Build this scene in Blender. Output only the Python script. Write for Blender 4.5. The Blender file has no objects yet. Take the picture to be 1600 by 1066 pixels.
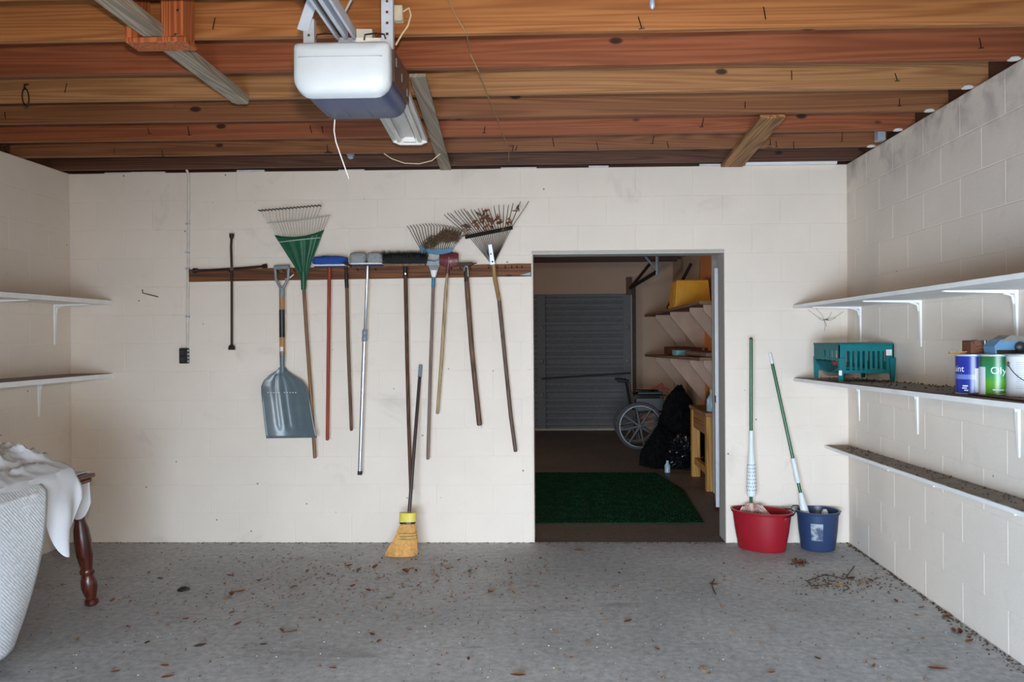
import bpy, math, random
from mathutils import Vector, Matrix, noise

random.seed(7)
SC = bpy.context.scene
COL = SC.collection
PI = math.pi

# ------------------------------------------------------------------ camera
FPX, PCX, PCY = 1250.0, 836.0, 528.0          # focal length and principal point, in pixels of the 1600x1066 frame
YAW, ROLL = math.atan(35 / 1250), 0.0066
CAM = Vector((0.0, 0.0, 1.45))
_F = Vector((-math.sin(YAW), math.cos(YAW), 0))
_R0 = Vector((math.cos(YAW), math.sin(YAW), 0))
_U0 = Vector((0, 0, 1))
_R = _R0 * math.cos(ROLL) - _U0 * math.sin(ROLL)
_U = _R0 * math.sin(ROLL) + _U0 * math.cos(ROLL)
cam_data = bpy.data.cameras.new('camera')
cam = bpy.data.objects.new('camera', cam_data)
COL.objects.link(cam)
cam_data.sensor_width = 36.0
cam_data.lens = 36.0 * FPX / 1600.0
cam_data.shift_x = -(PCX - 800.0) / 1600.0
cam_data.shift_y = (PCY - 533.0) / 1600.0
cam_data.clip_start = 0.05
m = Matrix((_R, _U, -_F)).transposed().to_4x4()
m.translation = CAM
cam.matrix_world = m
SC.camera = cam

# ------------------------------------------------------------------ light
world = bpy.data.worlds.new('sky'); SC.world = world
world.use_nodes = True
_bg = world.node_tree.nodes['Background']
_bg.inputs[0].default_value = (0.62, 0.78, 1.0, 1)
_bg.inputs[1].default_value = 0.5
# daylight coming in through the open garage door behind the photographer
_l = bpy.data.lights.new('daylight_garage_door', 'AREA')
_l.shape = 'RECTANGLE'; _l.size = 2.5; _l.size_y = 1.15
_l.energy = 330; _l.color = (0.63, 0.80, 1.0); _l.spread = math.radians(125)
_lo = bpy.data.objects.new('daylight_garage_door', _l); COL.objects.link(_lo)
_lo.location = (-0.45, -1.2, 0.62)
_lo.rotation_euler = (math.radians(90 - 30), 0, math.radians(-20))
# added fill light for the far garage, out of sight to the left
_w = bpy.data.lights.new('fill_far_garage', 'AREA'); _w.shape = 'RECTANGLE'; _w.size = 1.1; _w.size_y = 1.0
_w.energy = 36; _w.color = (1.0, 0.93, 0.84)
_wo = bpy.data.objects.new('fill_far_garage', _w); COL.objects.link(_wo)
_wo.location = (-3.38, 8.6, 1.55); _wo.rotation_euler = (math.radians(90), 0, math.radians(-90))
# the camera's flash, a hand above the lens
_f = bpy.data.lights.new('camera_flash', 'SPOT')
_f.energy = 285; _f.color = (1.0, 0.90, 0.77); _f.shadow_soft_size = 0.035
_f.spot_size = math.radians(100); _f.spot_blend = 1.0
_fo = bpy.data.objects.new('camera_flash', _f); COL.objects.link(_fo)
_fo.location = (0.0, 0.03, 1.45 + 0.16)
_fo.rotation_euler = (math.radians(90 + 5), 0, math.radians(8))

vs = SC.view_settings
vs.view_transform = 'Standard'
vs.look = 'None'
vs.exposure = 0.0
vs.gamma = 1.0
vs.use_curve_mapping = False

# ------------------------------------------------------------------ measuring the place
D = 5.656            # distance of the tool wall
ZC = 2.65            # top of the block walls = underside of the joists
XR, XL = 2.03, -3.50  # side walls
def _ray(px, py):
    return _F + _R * ((px - PCX) / FPX) + _U * (-(py - PCY) / FPX)
def PY(px, py, y):
    d = _ray(px, py); return CAM + d * ((y - CAM.y) / d.y)
def PX(px, py, x):
    d = _ray(px, py); return CAM + d * ((x - CAM.x) / d.x)
def PZ(px, py, z):
    d = _ray(px, py); return CAM + d * ((z - CAM.z) / d.z)
def wq(px, py, off=0.05):          # a point hanging 'off' in front of the tool wall
    return PY(px, py, D - off)
V = Vector

# ------------------------------------------------------------------ materials
def _srgb(c):
    return tuple((x / 12.92 if x <= 0.04045 else ((x + 0.055) / 1.055) ** 2.4) for x in c)
def rgb(r, g, b):
    return _srgb((r / 255, g / 255, b / 255)) + (1,)
MATS = {}
def _new(name):
    mt = bpy.data.materials.new(name); mt.use_nodes = True
    nt = mt.node_tree
    return mt, nt, nt.nodes['Principled BSDF']
def _n(nt, t, **kw):
    n = nt.nodes.new(t)
    for k, v in kw.items():
        if k in n.inputs.keys():
            n.inputs[k].default_value = v
        else:
            setattr(n, k, v)
    return n
def _coords(nt, scale=(1, 1, 1), kind='Object'):
    tc = nt.nodes.new('ShaderNodeTexCoord')
    mp = nt.nodes.new('ShaderNodeMapping'); mp.inputs['Scale'].default_value = scale
    nt.links.new(tc.outputs[kind], mp.inputs['Vector'])
    return mp.outputs[0]
def _ramp(nt, fac, stops):
    r = nt.nodes.new('ShaderNodeValToRGB')
    e = r.color_ramp.elements
    while len(e) < len(stops): e.new(0.5)
    for i, (p, c) in enumerate(stops):
        e[i].position = p; e[i].color = c
    nt.links.new(fac, r.inputs[0])
    return r.outputs[0]
def _mix(nt, fac, a, b, mode='MIX'):
    mx = nt.nodes.new('ShaderNodeMix'); mx.data_type = 'RGBA'; mx.blend_type = mode
    for sock, v in ((mx.inputs[0], fac), (mx.inputs[6], a), (mx.inputs[7], b)):
        if hasattr(v, 'links'): nt.links.new(v, sock)
        else: sock.default_value = v
    return mx.outputs[2]
def _noise(nt, vec, scale, detail=4, rough=0.55, dist=0.0):
    n = _n(nt, 'ShaderNodeTexNoise', Scale=scale, Detail=detail, Roughness=rough, Distortion=dist)
    nt.links.new(vec, n.inputs['Vector'])
    return n.outputs['Fac']
def _bump(nt, bsdf, h, strength, dist=0.002):
    b = _n(nt, 'ShaderNodeBump', Strength=strength, Distance=dist)
    nt.links.new(h, b.inputs['Height']); nt.links.new(b.outputs[0], bsdf.inputs['Normal'])

def plain(name, c, rough=0.5, metal=0.0, var=0.12, scale=18, spec=0.5, bump=0.0, coat=0.0):
    """one colour with a little uneven wear"""
    if name in MATS: return MATS[name]
    mt, nt, b = _new(name)
    vec = _coords(nt)
    f = _noise(nt, vec, scale, 5)
    dark = tuple(x * (1 - var) for x in c[:3]) + (1,)
    lite = tuple(min(1, x * (1 + var)) for x in c[:3]) + (1,)
    nt.links.new(_ramp(nt, f, [(0.3, dark), (0.7, lite)]), b.inputs['Base Color'])
    b.inputs['Roughness'].default_value = rough
    b.inputs['Metallic'].default_value = metal
    b.inputs['Specular IOR Level'].default_value = spec
    b.inputs['Coat Weight'].default_value = coat
    if bump: _bump(nt, b, f, bump)
    MATS[name] = mt
    return mt

def wood(name, c_light, c_dark, axis='X', rough=0.55, ring=1.0, knots=True, spec=0.35):
    """grain drawn out along one axis, with dark knots"""
    if name in MATS: return MATS[name]
    mt, nt, b = _new(name)
    st = {'X': (0.22, 9, 9), 'Y': (9, 0.22, 9), 'Z': (9, 9, 0.22)}[axis]
    oi = nt.nodes.new('ShaderNodeObjectInfo')
    tc = nt.nodes.new('ShaderNodeTexCoord')
    add = _n(nt, 'ShaderNodeVectorMath', operation='ADD')
    sc = _n(nt, 'ShaderNodeVectorMath', operation='SCALE'); sc.inputs['Scale'].default_value = 13.0
    comb = nt.nodes.new('ShaderNodeCombineXYZ')
    for i in range(3): nt.links.new(oi.outputs['Random'], comb.inputs[i])
    nt.links.new(comb.outputs[0], sc.inputs[0])
    nt.links.new(tc.outputs['Object'], add.inputs[0]); nt.links.new(sc.outputs[0], add.inputs[1])
    mp = nt.nodes.new('ShaderNodeMapping'); mp.inputs['Scale'].default_value = st
    nt.links.new(add.outputs[0], mp.inputs['Vector'])
    broad = _noise(nt, mp.outputs[0], 0.9 * ring, 2, 0.45, 0.25)
    # growth rings: fine repeating lines across the broad field
    mul = _n(nt, 'ShaderNodeMath', operation='MULTIPLY'); mul.inputs[1].default_value = 150.0
    nt.links.new(broad, mul.inputs[0])
    sn = _n(nt, 'ShaderNodeMath', operation='SINE'); nt.links.new(mul.outputs[0], sn.inputs[0])
    mr = nt.nodes.new('ShaderNodeMapRange'); mr.inputs['From Min'].default_value = -1
    nt.links.new(sn.outputs[0], mr.inputs['Value'])
    fine = _noise(nt, mp.outputs[0], 9.0, 4, 0.6)
    col = _ramp(nt, mr.outputs[0], [(0.0, c_dark), (0.9, c_light)])
    big = _noise(nt, mp.outputs[0], 0.5, 2, 0.5)
    tone = _ramp(nt, big, [(0.3, (0.80, 0.74, 0.70, 1)), (0.7, (1.06, 1.05, 1.03, 1))])
    col = _mix(nt, 0.9, col, tone, 'MULTIPLY')
    fr = _ramp(nt, fine, [(0.3, (0.86, 0.85, 0.84, 1)), (0.7, (1.06, 1.06, 1.06, 1))])
    col = _mix(nt, 1.0, col, fr, 'MULTIPLY')
    if knots:
        ks = {'X': (3.2, 6.5, 6.5), 'Y': (6.5, 3.2, 6.5), 'Z': (6.5, 6.5, 3.2)}[axis]
        mk = nt.nodes.new('ShaderNodeMapping'); mk.inputs['Scale'].default_value = ks
        nt.links.new(add.outputs[0], mk.inputs['Vector'])
        vo = _n(nt, 'ShaderNodeTexVoronoi', Scale=1.0); nt.links.new(mk.outputs[0], vo.inputs['Vector'])
        kf = _ramp(nt, vo.outputs['Distance'], [(0.075, (1, 1, 1, 1)), (0.12, (0, 0, 0, 1))])
        col = _mix(nt, kf, col, tuple(x * 0.18 for x in c_dark[:3]) + (1,))
    nt.links.new(col, b.inputs['Base Color'])
    b.inputs['Roughness'].default_value = rough
    b.inputs['Specular IOR Level'].default_value = spec
    _bump(nt, b, fine, 0.35, 0.0015)
    MATS[name] = mt
    return mt

def painted_block(name, c, grime=0.35, top=0.0):
    if name in MATS: return MATS[name]
    mt, nt, b = _new(name)
    geo = nt.nodes.new('ShaderNodeNewGeometry')
    pos = geo.outputs['Position']
    f = _noise(nt, pos, 2.2, 5, 0.6)
    col = _ramp(nt, f, [(0.3, tuple(x * 0.93 for x in c[:3]) + (1,)), (0.72, c)])
    # mould and scuffs: sparse smoky patches
    g = _noise(nt, pos, 3.1, 6, 0.62, 0.6)
    gm = _ramp(nt, g, [(0.62, (0, 0, 0, 1)), (0.80, (grime, grime, grime, 1))])
    col = _mix(nt, gm, col, tuple(x * 0.45 for x in c[:3]) + (1,))
    if top:      # mould creeping down from the roof
        sz = nt.nodes.new('ShaderNodeSeparateXYZ'); nt.links.new(pos, sz.inputs[0])
        hr = nt.nodes.new('ShaderNodeMapRange'); hr.inputs['From Min'].default_value = 2.32; hr.inputs['From Max'].default_value = 2.62
        nt.links.new(sz.outputs[2], hr.inputs['Value'])
        q = _ramp(nt, _noise(nt, pos, 5.2, 4, .6, .4), [(.46, (0, 0, 0, 1)), (.68, (top, top, top, 1))])
        col = _mix(nt, _mix(nt, 1.0, q, hr.outputs[0], 'MULTIPLY'), col, rgb(96, 92, 84))
    sp = _n(nt, 'ShaderNodeTexVoronoi', Scale=5.5); nt.links.new(pos, sp.inputs['Vector'])
    sm = _ramp(nt, sp.outputs['Distance'], [(0.026, (0.75, 0.75, 0.75, 1)), (0.045, (0, 0, 0, 1))])
    col = _mix(nt, sm, col, rgb(92, 74, 66))
    nt.links.new(col, b.inputs['Base Color'])
    b.inputs['Roughness'].default_value = 0.72
    b.inputs['Specular IOR Level'].default_value = 0.25
    h = _noise(nt, pos, 70, 5, 0.65)
    _bump(nt, b, h, 0.35, 0.003)
    MATS[name] = mt
    return mt

def concrete(name, c, stain, speck=True):
    mt, nt, b = _new(name)
    geo = nt.nodes.new('ShaderNodeNewGeometry'); pos = geo.outputs['Position']
    f = _noise(nt, pos, 1.1, 6, 0.6, 0.4)
    col = _ramp(nt, f, [(0.28, tuple(x * 0.72 for x in c[:3]) + (1,)), (0.66, c)])
    g = _noise(nt, pos, 26, 6, 0.7)
    col = _mix(nt, 1.0, col, _ramp(nt, g, [(0.3, (0.62, 0.62, 0.62, 1)), (0.68, (1.14, 1.14, 1.14, 1))]), 'MULTIPLY')
    mp = nt.nodes.new('ShaderNodeMapping'); mp.inputs['Scale'].default_value = (0.5, 1.9, 1)
    nt.links.new(pos, mp.inputs['Vector'])
    s = _noise(nt, mp.outputs[0], 1.9, 5, 0.6, 1.0)
    col = _mix(nt, _ramp(nt, s, [(0.60, (0, 0, 0, 1)), (0.78, (0.6, 0.6, 0.6, 1))]), col, stain)
    if speck:
        for sc, w0, w1, cc in ((17, 0.05, 0.09, rgb(205, 205, 205)), (7.3, 0.03, 0.06, rgb(74, 62, 54)), (23, 0.04, 0.09, rgb(84, 76, 70))):
            vo = _n(nt, 'ShaderNodeTexVoronoi', Scale=sc); nt.links.new(pos, vo.inputs['Vector'])
            md = _noise(nt, pos, sc * 0.17, 2)
            gate = _ramp(nt, md, [(0.54, (0, 0, 0, 1)), (0.62, (1, 1, 1, 1))])
            dot = _ramp(nt, vo.outputs['Distance'], [(w0, (1, 1, 1, 1)), (w1, (0, 0, 0, 1))])
            col = _mix(nt, _mix(nt, 1.0, gate, dot, 'MULTIPLY'), col, cc)
    nt.links.new(col, b.inputs['Base Color'])
    b.inputs['Roughness'].default_value = 0.62
    b.inputs['Specular IOR Level'].default_value = 0.35
    _bump(nt, b, g, 0.45, 0.003)
    MATS[name] = mt
    return mt

# ------------------------------------------------------------------ mesh collecting
class MB:
    def __init__(s): s.v = []; s.f = []
    def add(s, vs, fs):
        o = len(s.v); s.v += [V(x) for x in vs]; s.f += [tuple(i + o for i in f) for f in fs]; return s
    def box(s, c, size, rot=None):
        hx, hy, hz = size[0] / 2, size[1] / 2, size[2] / 2
        vs = [V((sx * hx, sy * hy, sz * hz)) for sz in (-1, 1) for sy in (-1, 1) for sx in (-1, 1)]
        if rot is not None: vs = [rot @ x for x in vs]
        c = V(c)
        return s.add([c + x for x in vs], [(0, 2, 3, 1), (4, 5, 7, 6), (0, 1, 5, 4), (2, 6, 7, 3), (0, 4, 6, 2), (1, 3, 7, 5)])
    def bb(s, a, b):
        a, b = V(a), V(b); return s.box((a + b) / 2, [abs(b[i] - a[i]) for i in range(3)])
    def bevbox(s, a, b, r=0.004):
        """box with chamfered edges"""
        a, b = V(a), V(b)
        lo = V([min(a[i], b[i]) for i in range(3)]); hi = V([max(a[i], b[i]) for i in range(3)])
        r = min(r, min(hi[i] - lo[i] for i in range(3)) * 0.45)
        idx = {}; vs = []
        for sx in (0, 1):
            for sy in (0, 1):
                for sz in (0, 1):
                    for ax in range(3):
                        p = [hi[0] if sx else lo[0], hi[1] if sy else lo[1], hi[2] if sz else lo[2]]
                        for k, sg in enumerate((sx, sy, sz)):
                            if k != ax: p[k] += -r if sg else r
                        idx[(sx, sy, sz, ax)] = len(vs); vs.append(V(p))
        fs = []
        for ax in range(3):
            o1, o2 = [k for k in range(3) if k != ax]
            for sd in (0, 1):
                q = []
                for a1, a2 in ((0, 0), (1, 0), (1, 1), (0, 1)):
                    k = [0, 0, 0]; k[ax] = sd; k[o1] = a1; k[o2] = a2; q.append(idx[tuple(k) + (ax,)])
                fs.append(tuple(q))
        for ax in range(3):
            o1, o2 = [k for k in range(3) if k != ax]
            for a1 in (0, 1):
                for a2 in (0, 1):
                    k0 = [0, 0, 0]; k0[o1] = a1; k0[o2] = a2; k1 = list(k0); k1[ax] = 1
                    fs.append((idx[tuple(k0) + (o1,)], idx[tuple(k1) + (o1,)], idx[tuple(k1) + (o2,)], idx[tuple(k0) + (o2,)]))
        for sx in (0, 1):
            for sy in (0, 1):
                for sz in (0, 1): fs.append(tuple(idx[(sx, sy, sz, ax)] for ax in range(3)))
        return s.add(vs, fs)
    def loft(s, rings, cap0=True, cap1=True, closed=True):
        n = len(rings[0]); o = len(s.v); fs = []
        for i in range(len(rings) - 1):
            for j in range(n if closed else n - 1):
                k = (j + 1) % n
                fs.append((i * n + j, i * n + k, (i + 1) * n + k, (i + 1) * n + j))
        if closed and cap0: fs.append(tuple(range(n - 1, -1, -1)))
        if closed and cap1: fs.append(tuple((len(rings) - 1) * n + j for j in range(n)))
        return s.add([p for r in rings for p in r], fs)
    def tube(s, pts, r, seg=8, caps=True):
        pts = [V(p) for p in pts]
        rs = r if isinstance(r, (list, tuple)) else [r] * len(pts)
        t = (pts[1] - pts[0]).normalized()
        up = V((0, 0, 1)) if abs(t.z) < 0.9 else V((1, 0, 0))
        nrm = (up - t * up.dot(t)).normalized()
        rings = []
        for i, p in enumerate(pts):
            if i == 0: tt = pts[1] - pts[0]
            elif i == len(pts) - 1: tt = pts[-1] - pts[-2]
            else: tt = (pts[i + 1] - p).normalized() + (p - pts[i - 1]).normalized()
            if tt.length < 1e-9: tt = t
            tt = tt.normalized()
            nrm = (nrm - tt * nrm.dot(tt))
            nrm = nrm.normalized() if nrm.length > 1e-6 else tt.orthogonal().normalized()
            bn = tt.cross(nrm)
            rings.append([p + (nrm * math.cos(2 * PI * j / seg) + bn * math.sin(2 * PI * j / seg)) * rs[i] for j in range(seg)])
        return s.loft(rings, caps, caps)
    def lathe(s, p0, p1, prof, seg=20, caps=True):
        """prof: (t 0..1 along p0-p1, radius)"""
        p0, p1 = V(p0), V(p1); ax = p1 - p0; t = ax.normalized()
        n = (V((0, 0, 1)) if abs(t.z) < 0.9 else V((1, 0, 0))); n = (n - t * n.dot(t)).normalized(); bn = t.cross(n)
        rings = [[p0 + ax * tt + (n * math.cos(2 * PI * j / seg) + bn * math.sin(2 * PI * j / seg)) * rr for j in range(seg)] for tt, rr in prof]
        return s.loft(rings, caps, caps)
    def prism(s, poly, d):
        """polygon (list of points) pushed along vector d"""
        poly = [V(p) for p in poly]; d = V(d)
        return s.loft([poly, [p + d for p in poly]])
    def grid(s, fn, nu, nv):
        vs = [fn(i / nu, j / nv) for i in range(nu + 1) for j in range(nv + 1)]
        fs = [(i * (nv + 1) + j, (i + 1) * (nv + 1) + j, (i + 1) * (nv + 1) + j + 1, i * (nv + 1) + j + 1) for i in range(nu) for j in range(nv)]
        return s.add(vs, fs)
    def torus(s, c, axis, R, r, seg=36, sub=8):
        c = V(c); t = V(axis).normalized(); n = t.orthogonal().normalized(); bn = t.cross(n)
        pts = []
        rings = []
        for i in range(seg):
            a = 2 * PI * i / seg; dirv = n * math.cos(a) + bn * math.sin(a)
            rings.append([c + dirv * (R + r * math.cos(2 * PI * j / sub)) + t * (r * math.sin(2 * PI * j / sub)) for j in range(sub)])
        rings.append(rings[0])
        return s.loft(rings, False, False)
    def build(s, name, mat, parent=None, smooth=False, solid=0.0, subd=0):
        me = bpy.data.meshes.new(name)
        off = world_loc(parent) if parent else V((0, 0, 0))
        me.from_pydata([tuple(p - off) for p in s.v], [], s.f)
        me.validate(); me.update()
        import bmesh
        bm = bmesh.new(); bm.from_mesh(me)
        bmesh.ops.recalc_face_normals(bm, faces=bm.faces)
        bm.to_mesh(me); bm.free()
        if smooth:
            me.polygons.foreach_set('use_smooth', [True] * len(me.polygons))
            try: me.set_sharp_from_angle(angle=math.radians(38))
            except Exception: pass
        ob = bpy.data.objects.new(name, me); COL.objects.link(ob)
        if mat: me.materials.append(mat)
        if parent: ob.parent = parent
        if solid:
            md = ob.modifiers.new('thickness', 'SOLIDIFY'); md.thickness = solid; md.offset = 0
        if subd:
            md = ob.modifiers.new('smooth', 'SUBSURF'); md.levels = subd; md.render_levels = subd
        return ob
def world_loc(o):
    p = V((0, 0, 0))
    while o: p = p + V(o.location); o = o.parent
    return p
def tag(o, label, cat, group=None, kind=None):
    o['label'] = label; o['category'] = cat
    if group: o['group'] = group
    if kind: o['kind'] = kind
    return o
def thing(name, label, cat, loc, group=None):
    o = bpy.data.objects.new(name, None); COL.objects.link(o); o.empty_display_size = 0.1
    o.location = V(loc); tag(o, label, cat, group)
    return o
def struct(o, label, cat):
    o['kind'] = 'structure'; o['label'] = label; o['category'] = cat
    return o
def nz(p, s=1.0): return noise.noise(V(p) * s)
def lerp(a, b, t): return a + (b - a) * t
def pline(pts, t):
    """point at t (0..1) along a list of numbers/vectors, evenly spaced"""
    x = t * (len(pts) - 1); i = min(int(x), len(pts) - 2); return pts[i] + (pts[i + 1] - pts[i]) * (x - i)

M_WALL = painted_block('cream_block_paint', rgb(230, 216, 201))
M_WALLR = painted_block('cream_block_paint_mouldy', rgb(230, 217, 203), .3, .5)
M_FLOOR = concrete('grey_concrete', rgb(192, 190, 188), rgb(86, 82, 80))
M_FARFLOOR = concrete('brown_stained_dim_concrete', rgb(124, 106, 94), rgb(84, 70, 60), False)  # brown concrete, the far garage's lack of light put into the colour
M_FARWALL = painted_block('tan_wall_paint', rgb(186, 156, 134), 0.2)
M_WARMWALL = painted_block('orange_tan_wall', rgb(216, 132, 76), 0.2)  # more orange than the other far garage walls
M_WHITE = plain('white_shelf_paint', rgb(236, 234, 230), 0.5, var=0.06, scale=9)
M_JO = [wood('joist_orange_pine', rgb(180, 120, 70), rgb(156, 98, 54)),
        wood('joist_red_pine', rgb(152, 88, 56), rgb(132, 72, 44)),
        wood('joist_tan_pine', rgb(174, 126, 82), rgb(150, 104, 66)),
        wood('joist_brown_pine', rgb(142, 94, 60), rgb(118, 74, 46)),
        wood('joist_dark_shaded_pine', rgb(98, 64, 46), rgb(70, 44, 32))]
M_GREYWOOD = wood('weathered_grey_board', rgb(168, 158, 142), rgb(134, 124, 110), 'Y', 0.75, knots=False)
M_BRACE = wood('brace_pine', rgb(176, 128, 78), rgb(124, 82, 44), 'Y', 0.65, knots=False)
M_REDWOOD = wood('cradle_red_wood', rgb(192, 112, 66), rgb(146, 74, 38), 'Z', 0.55, knots=False)
M_BOARD = wood('tool_rail_wood', rgb(126, 80, 46), rgb(86, 50, 28), 'X', 0.7)
M_PINE = wood('bench_pine', rgb(206, 158, 84), rgb(168, 118, 54), 'Z', 0.6, knots=False)
M_STEEL = plain('galvanised_steel', rgb(176, 182, 192), 0.42, 0.25)
M_CHROME = plain('bright_metal', rgb(205, 208, 212), 0.22, 1.0)
M_DARKSTEEL = plain('dark_rusty_steel', rgb(52, 42, 38), 0.55, 0.6, 0.25)
M_BLACK = plain('black_plastic', rgb(26, 26, 28), 0.45)
M_NAIL = plain('nail_iron', rgb(44, 38, 36), 0.5, 0.7)
# ================================================================== THE SETTING
YF = -1.3                       # front of the garage, behind the photographer
YB = D + 0.20                   # far face of the tool wall
YD = 12.5                       # the second garage door, far behind
XFR = 1.80                      # right wall of the far room
DX0, DX1 = PY(832, 600, D).x, PY(1133, 600, D).x      # doorway
DZ = PY(980, 391, D).z
CH = ZC / 13.0                  # one course of blocks
BL = 0.4064                     # one block

# floors
struct(MB().bb((XL - .2, YF - 1.5, -0.12), (XR + .2, D + 0.02, 0)).build('floor', M_FLOOR), 'grey concrete garage floor strewn with dry leaves and grit', 'floor')
struct(MB().bb((XL - .2, D + 0.02, -0.12), (XR + .2, YD + .3, -0.004)).build('floor_far', M_FARFLOOR), 'brown stained floor coloured dark for the dim far garage beyond the doorway', 'floor')

_blk = {}
def block_mesh(w, h, mat):
    """one painted block: face proud of the joint, edges sloped (local: u=x, outward=-y, v=z)"""
    key = (round(w, 3), round(h, 3), mat.name)
    if key in _blk: return _blk[key]
    g, t, e = 0.0005, 0.0015, 0.0035
    me = bpy.data.meshes.new('block')
    vs = []
    for yy, gg in ((0, g), (-t, g + e)):
        vs += [(gg, yy, gg), (w - gg, yy, gg), (w - gg, yy, h - gg), (gg, yy, h - gg)]
    me.from_pydata(vs, [], [(4, 5, 6, 7), (0, 1, 5, 4), (1, 2, 6, 5), (2, 3, 7, 6), (3, 0, 4, 7)])
    me.update(); me.materials.append(mat)
    _blk[key] = me
    return me
def block_wall(parent, origin, rz, u0, u1, hole=None, phase=0.0, mat=None):
    """lay courses of blocks from u0 to u1 along the wall's own x axis"""
    for c in range(13):
        z0 = c * CH
        edges = []
        x = phase - (BL / 2 if c % 2 else 0) - 20 * BL
        while x < u1:
            a, b = max(x, u0), min(x + BL, u1)
            if b - a > 0.02: edges.append((a, b))
            x += BL
        for a, b in edges:
            segs = [(a, b, z0, z0 + CH)]
            if hole:
                h0, h1, hz = hole
                if z0 + 0.03 < hz:
                    top = z0 + CH
                    if a < h1 and b > h0:
                        segs = []
                        if a < h0 - 0.02: segs.append((a, h0, z0, top))
                        if b > h1 + 0.02: segs.append((h1, b, z0, top))
                        if top > hz + 0.02: segs.append((max(a, h0), min(b, h1), hz, top))
            for (p, q, zz0, zz1) in segs:
                if q - p < 0.02: continue
                o = bpy.data.objects.new('block', block_mesh(q - p, zz1 - zz0, mat or M_WALL)); COL.objects.link(o)
                o.parent = parent
                loc = V(origin) + Matrix.Rotation(rz, 3, 'Z') @ V((p, 0, zz0))
                o.location = loc - world_loc(parent); o.rotation_euler = (0, 0, rz)
T = 0.0015
# tool wall with its doorway
mb = MB()
mb.bb((XL - .2, D + T, 0), (DX0, YB, ZC)); mb.bb((DX1, D + T, 0), (XR + .2, YB, ZC)); mb.bb((DX0, D + T, DZ), (DX1, YB, ZC))
wb = mb.build('wall_back', M_WALL); struct(wb, 'cream painted concrete block wall with tools hung across it and a doorway', 'wall')
block_wall(wb, (0, D + T, 0), 0, XL, XR, (DX0, DX1, DZ), PY(371, 600, D).x)
wr = MB().bb((XR + T, YF, 0), (XR + .2, D + T, ZC)).build('wall_right', M_WALLR)
struct(wr, 'cream painted concrete block wall carrying three long white shelves', 'wall')
block_wall(wr, (XR + T, 0, 0), -PI / 2, -D, -0.6, None, -D - 0.05, M_WALLR)
wl = MB().bb((XL - .2, YF, 0), (XL - T, D + T, ZC)).build('wall_left', M_WALL)
struct(wl, 'dim cream block wall with two short shelves above the draped table', 'wall')
block_wall(wl, (XL - T, 0, 0), PI / 2, 1.2, D, None, 0.13)
# front wall round the open garage door, behind the photographer
mb = MB(); mb.bb((XL - .2, YF - .2, 0), (-1.75, YF, ZC)); mb.bb((1.45, YF - .2, 0), (XR + .2, YF, ZC)); mb.bb((-1.75, YF - .2, 2.1), (1.45, YF, ZC))
struct(mb.build('wall_front', M_WALL), 'cream front wall around the open garage door', 'wall')
ug = thing('door_3', 'half raised garage door in the front wall behind the photographer', 'garage door', (-1.75, YF - .1, 1.25)); ug['kind'] = 'structure'
for k in range(2): MB().bevbox((-1.75, YF - .12, 1.26 + k * .43), (1.45, YF - .06, 1.68 + k * .43), .01).build('section', M_WHITE, ug)

wn = thing('added_window_1', 'unseen window frame added on the left wall of the far garage', 'window', (XL, 8.6, 1.0)); wn['kind'] = 'structure'  # added frame to go with the far fill light; no real opening
for a_, b_ in (((XL, 8.0, 1.0), (XL + .06, 9.2, 1.05)), ((XL, 8.0, 2.05), (XL + .06, 9.2, 2.1)), ((XL, 8.0, 1.05), (XL + .06, 8.05, 2.05)), ((XL, 9.15, 1.05), (XL + .06, 9.2, 2.05))): MB().bevbox(a_, b_, .005).build('frame', M_WHITE, wn)
# far room shell
struct(MB().bb((XFR, YB, 0), (XFR + .2, 10.1, ZC + .1)).build('wall_far_right', M_WARMWALL), 'warm orange tan side wall of the far garage', 'wall')
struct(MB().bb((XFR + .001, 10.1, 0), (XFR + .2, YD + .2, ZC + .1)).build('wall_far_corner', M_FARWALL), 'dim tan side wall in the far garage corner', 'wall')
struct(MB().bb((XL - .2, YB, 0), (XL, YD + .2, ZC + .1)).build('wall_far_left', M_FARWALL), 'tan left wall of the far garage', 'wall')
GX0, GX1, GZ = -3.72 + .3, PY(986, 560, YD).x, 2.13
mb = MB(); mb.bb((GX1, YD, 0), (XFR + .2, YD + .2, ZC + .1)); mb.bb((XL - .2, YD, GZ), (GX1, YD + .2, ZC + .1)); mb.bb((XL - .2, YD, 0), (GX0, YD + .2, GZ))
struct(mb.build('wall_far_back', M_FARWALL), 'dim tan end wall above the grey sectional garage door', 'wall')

# ceiling: deck with joists
cl = MB().bb((XL - .2, YF, ZC + .19), (XR + .2, YB, ZC + .23)).build('ceiling', M_JO[4])
struct(cl, 'open wooden ceiling of orange and red brown joists under dark boards', 'ceiling')
jy = []
y = 5.137 + 0.397
while y > -1.2: jy.append(y); y -= 0.397
order = [4, 3, 1, 3, 2, 1, 0, 0, 2, 1, 3, 0, 2, 1, 0, 2, 1]  # farthest joist gets the dark pine, its shadow put into the colour
joists = []
for i, y in enumerate(jy):
    wob = lambda x: 0.004 * nz((x * 0.9, y, 0))
    n = 14; rings = []
    for k in range(n + 1):
        x = lerp(XL - .15, XR + .15, k / n); w = wob(x); zb = ZC + w
        rings.append([V((x, y - .019 + w, zb + .003)), V((x, y - .016 + w, zb)), V((x, y + .016 + w, zb)), V((x, y + .019 + w, zb + .003)), V((x, y + .019 + w, ZC + .19)), V((x, y - .019 + w, ZC + .19))])
    j = MB().loft(rings).build('joist', M_JO[order[i]], cl)
    joists.append((y, j))
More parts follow.
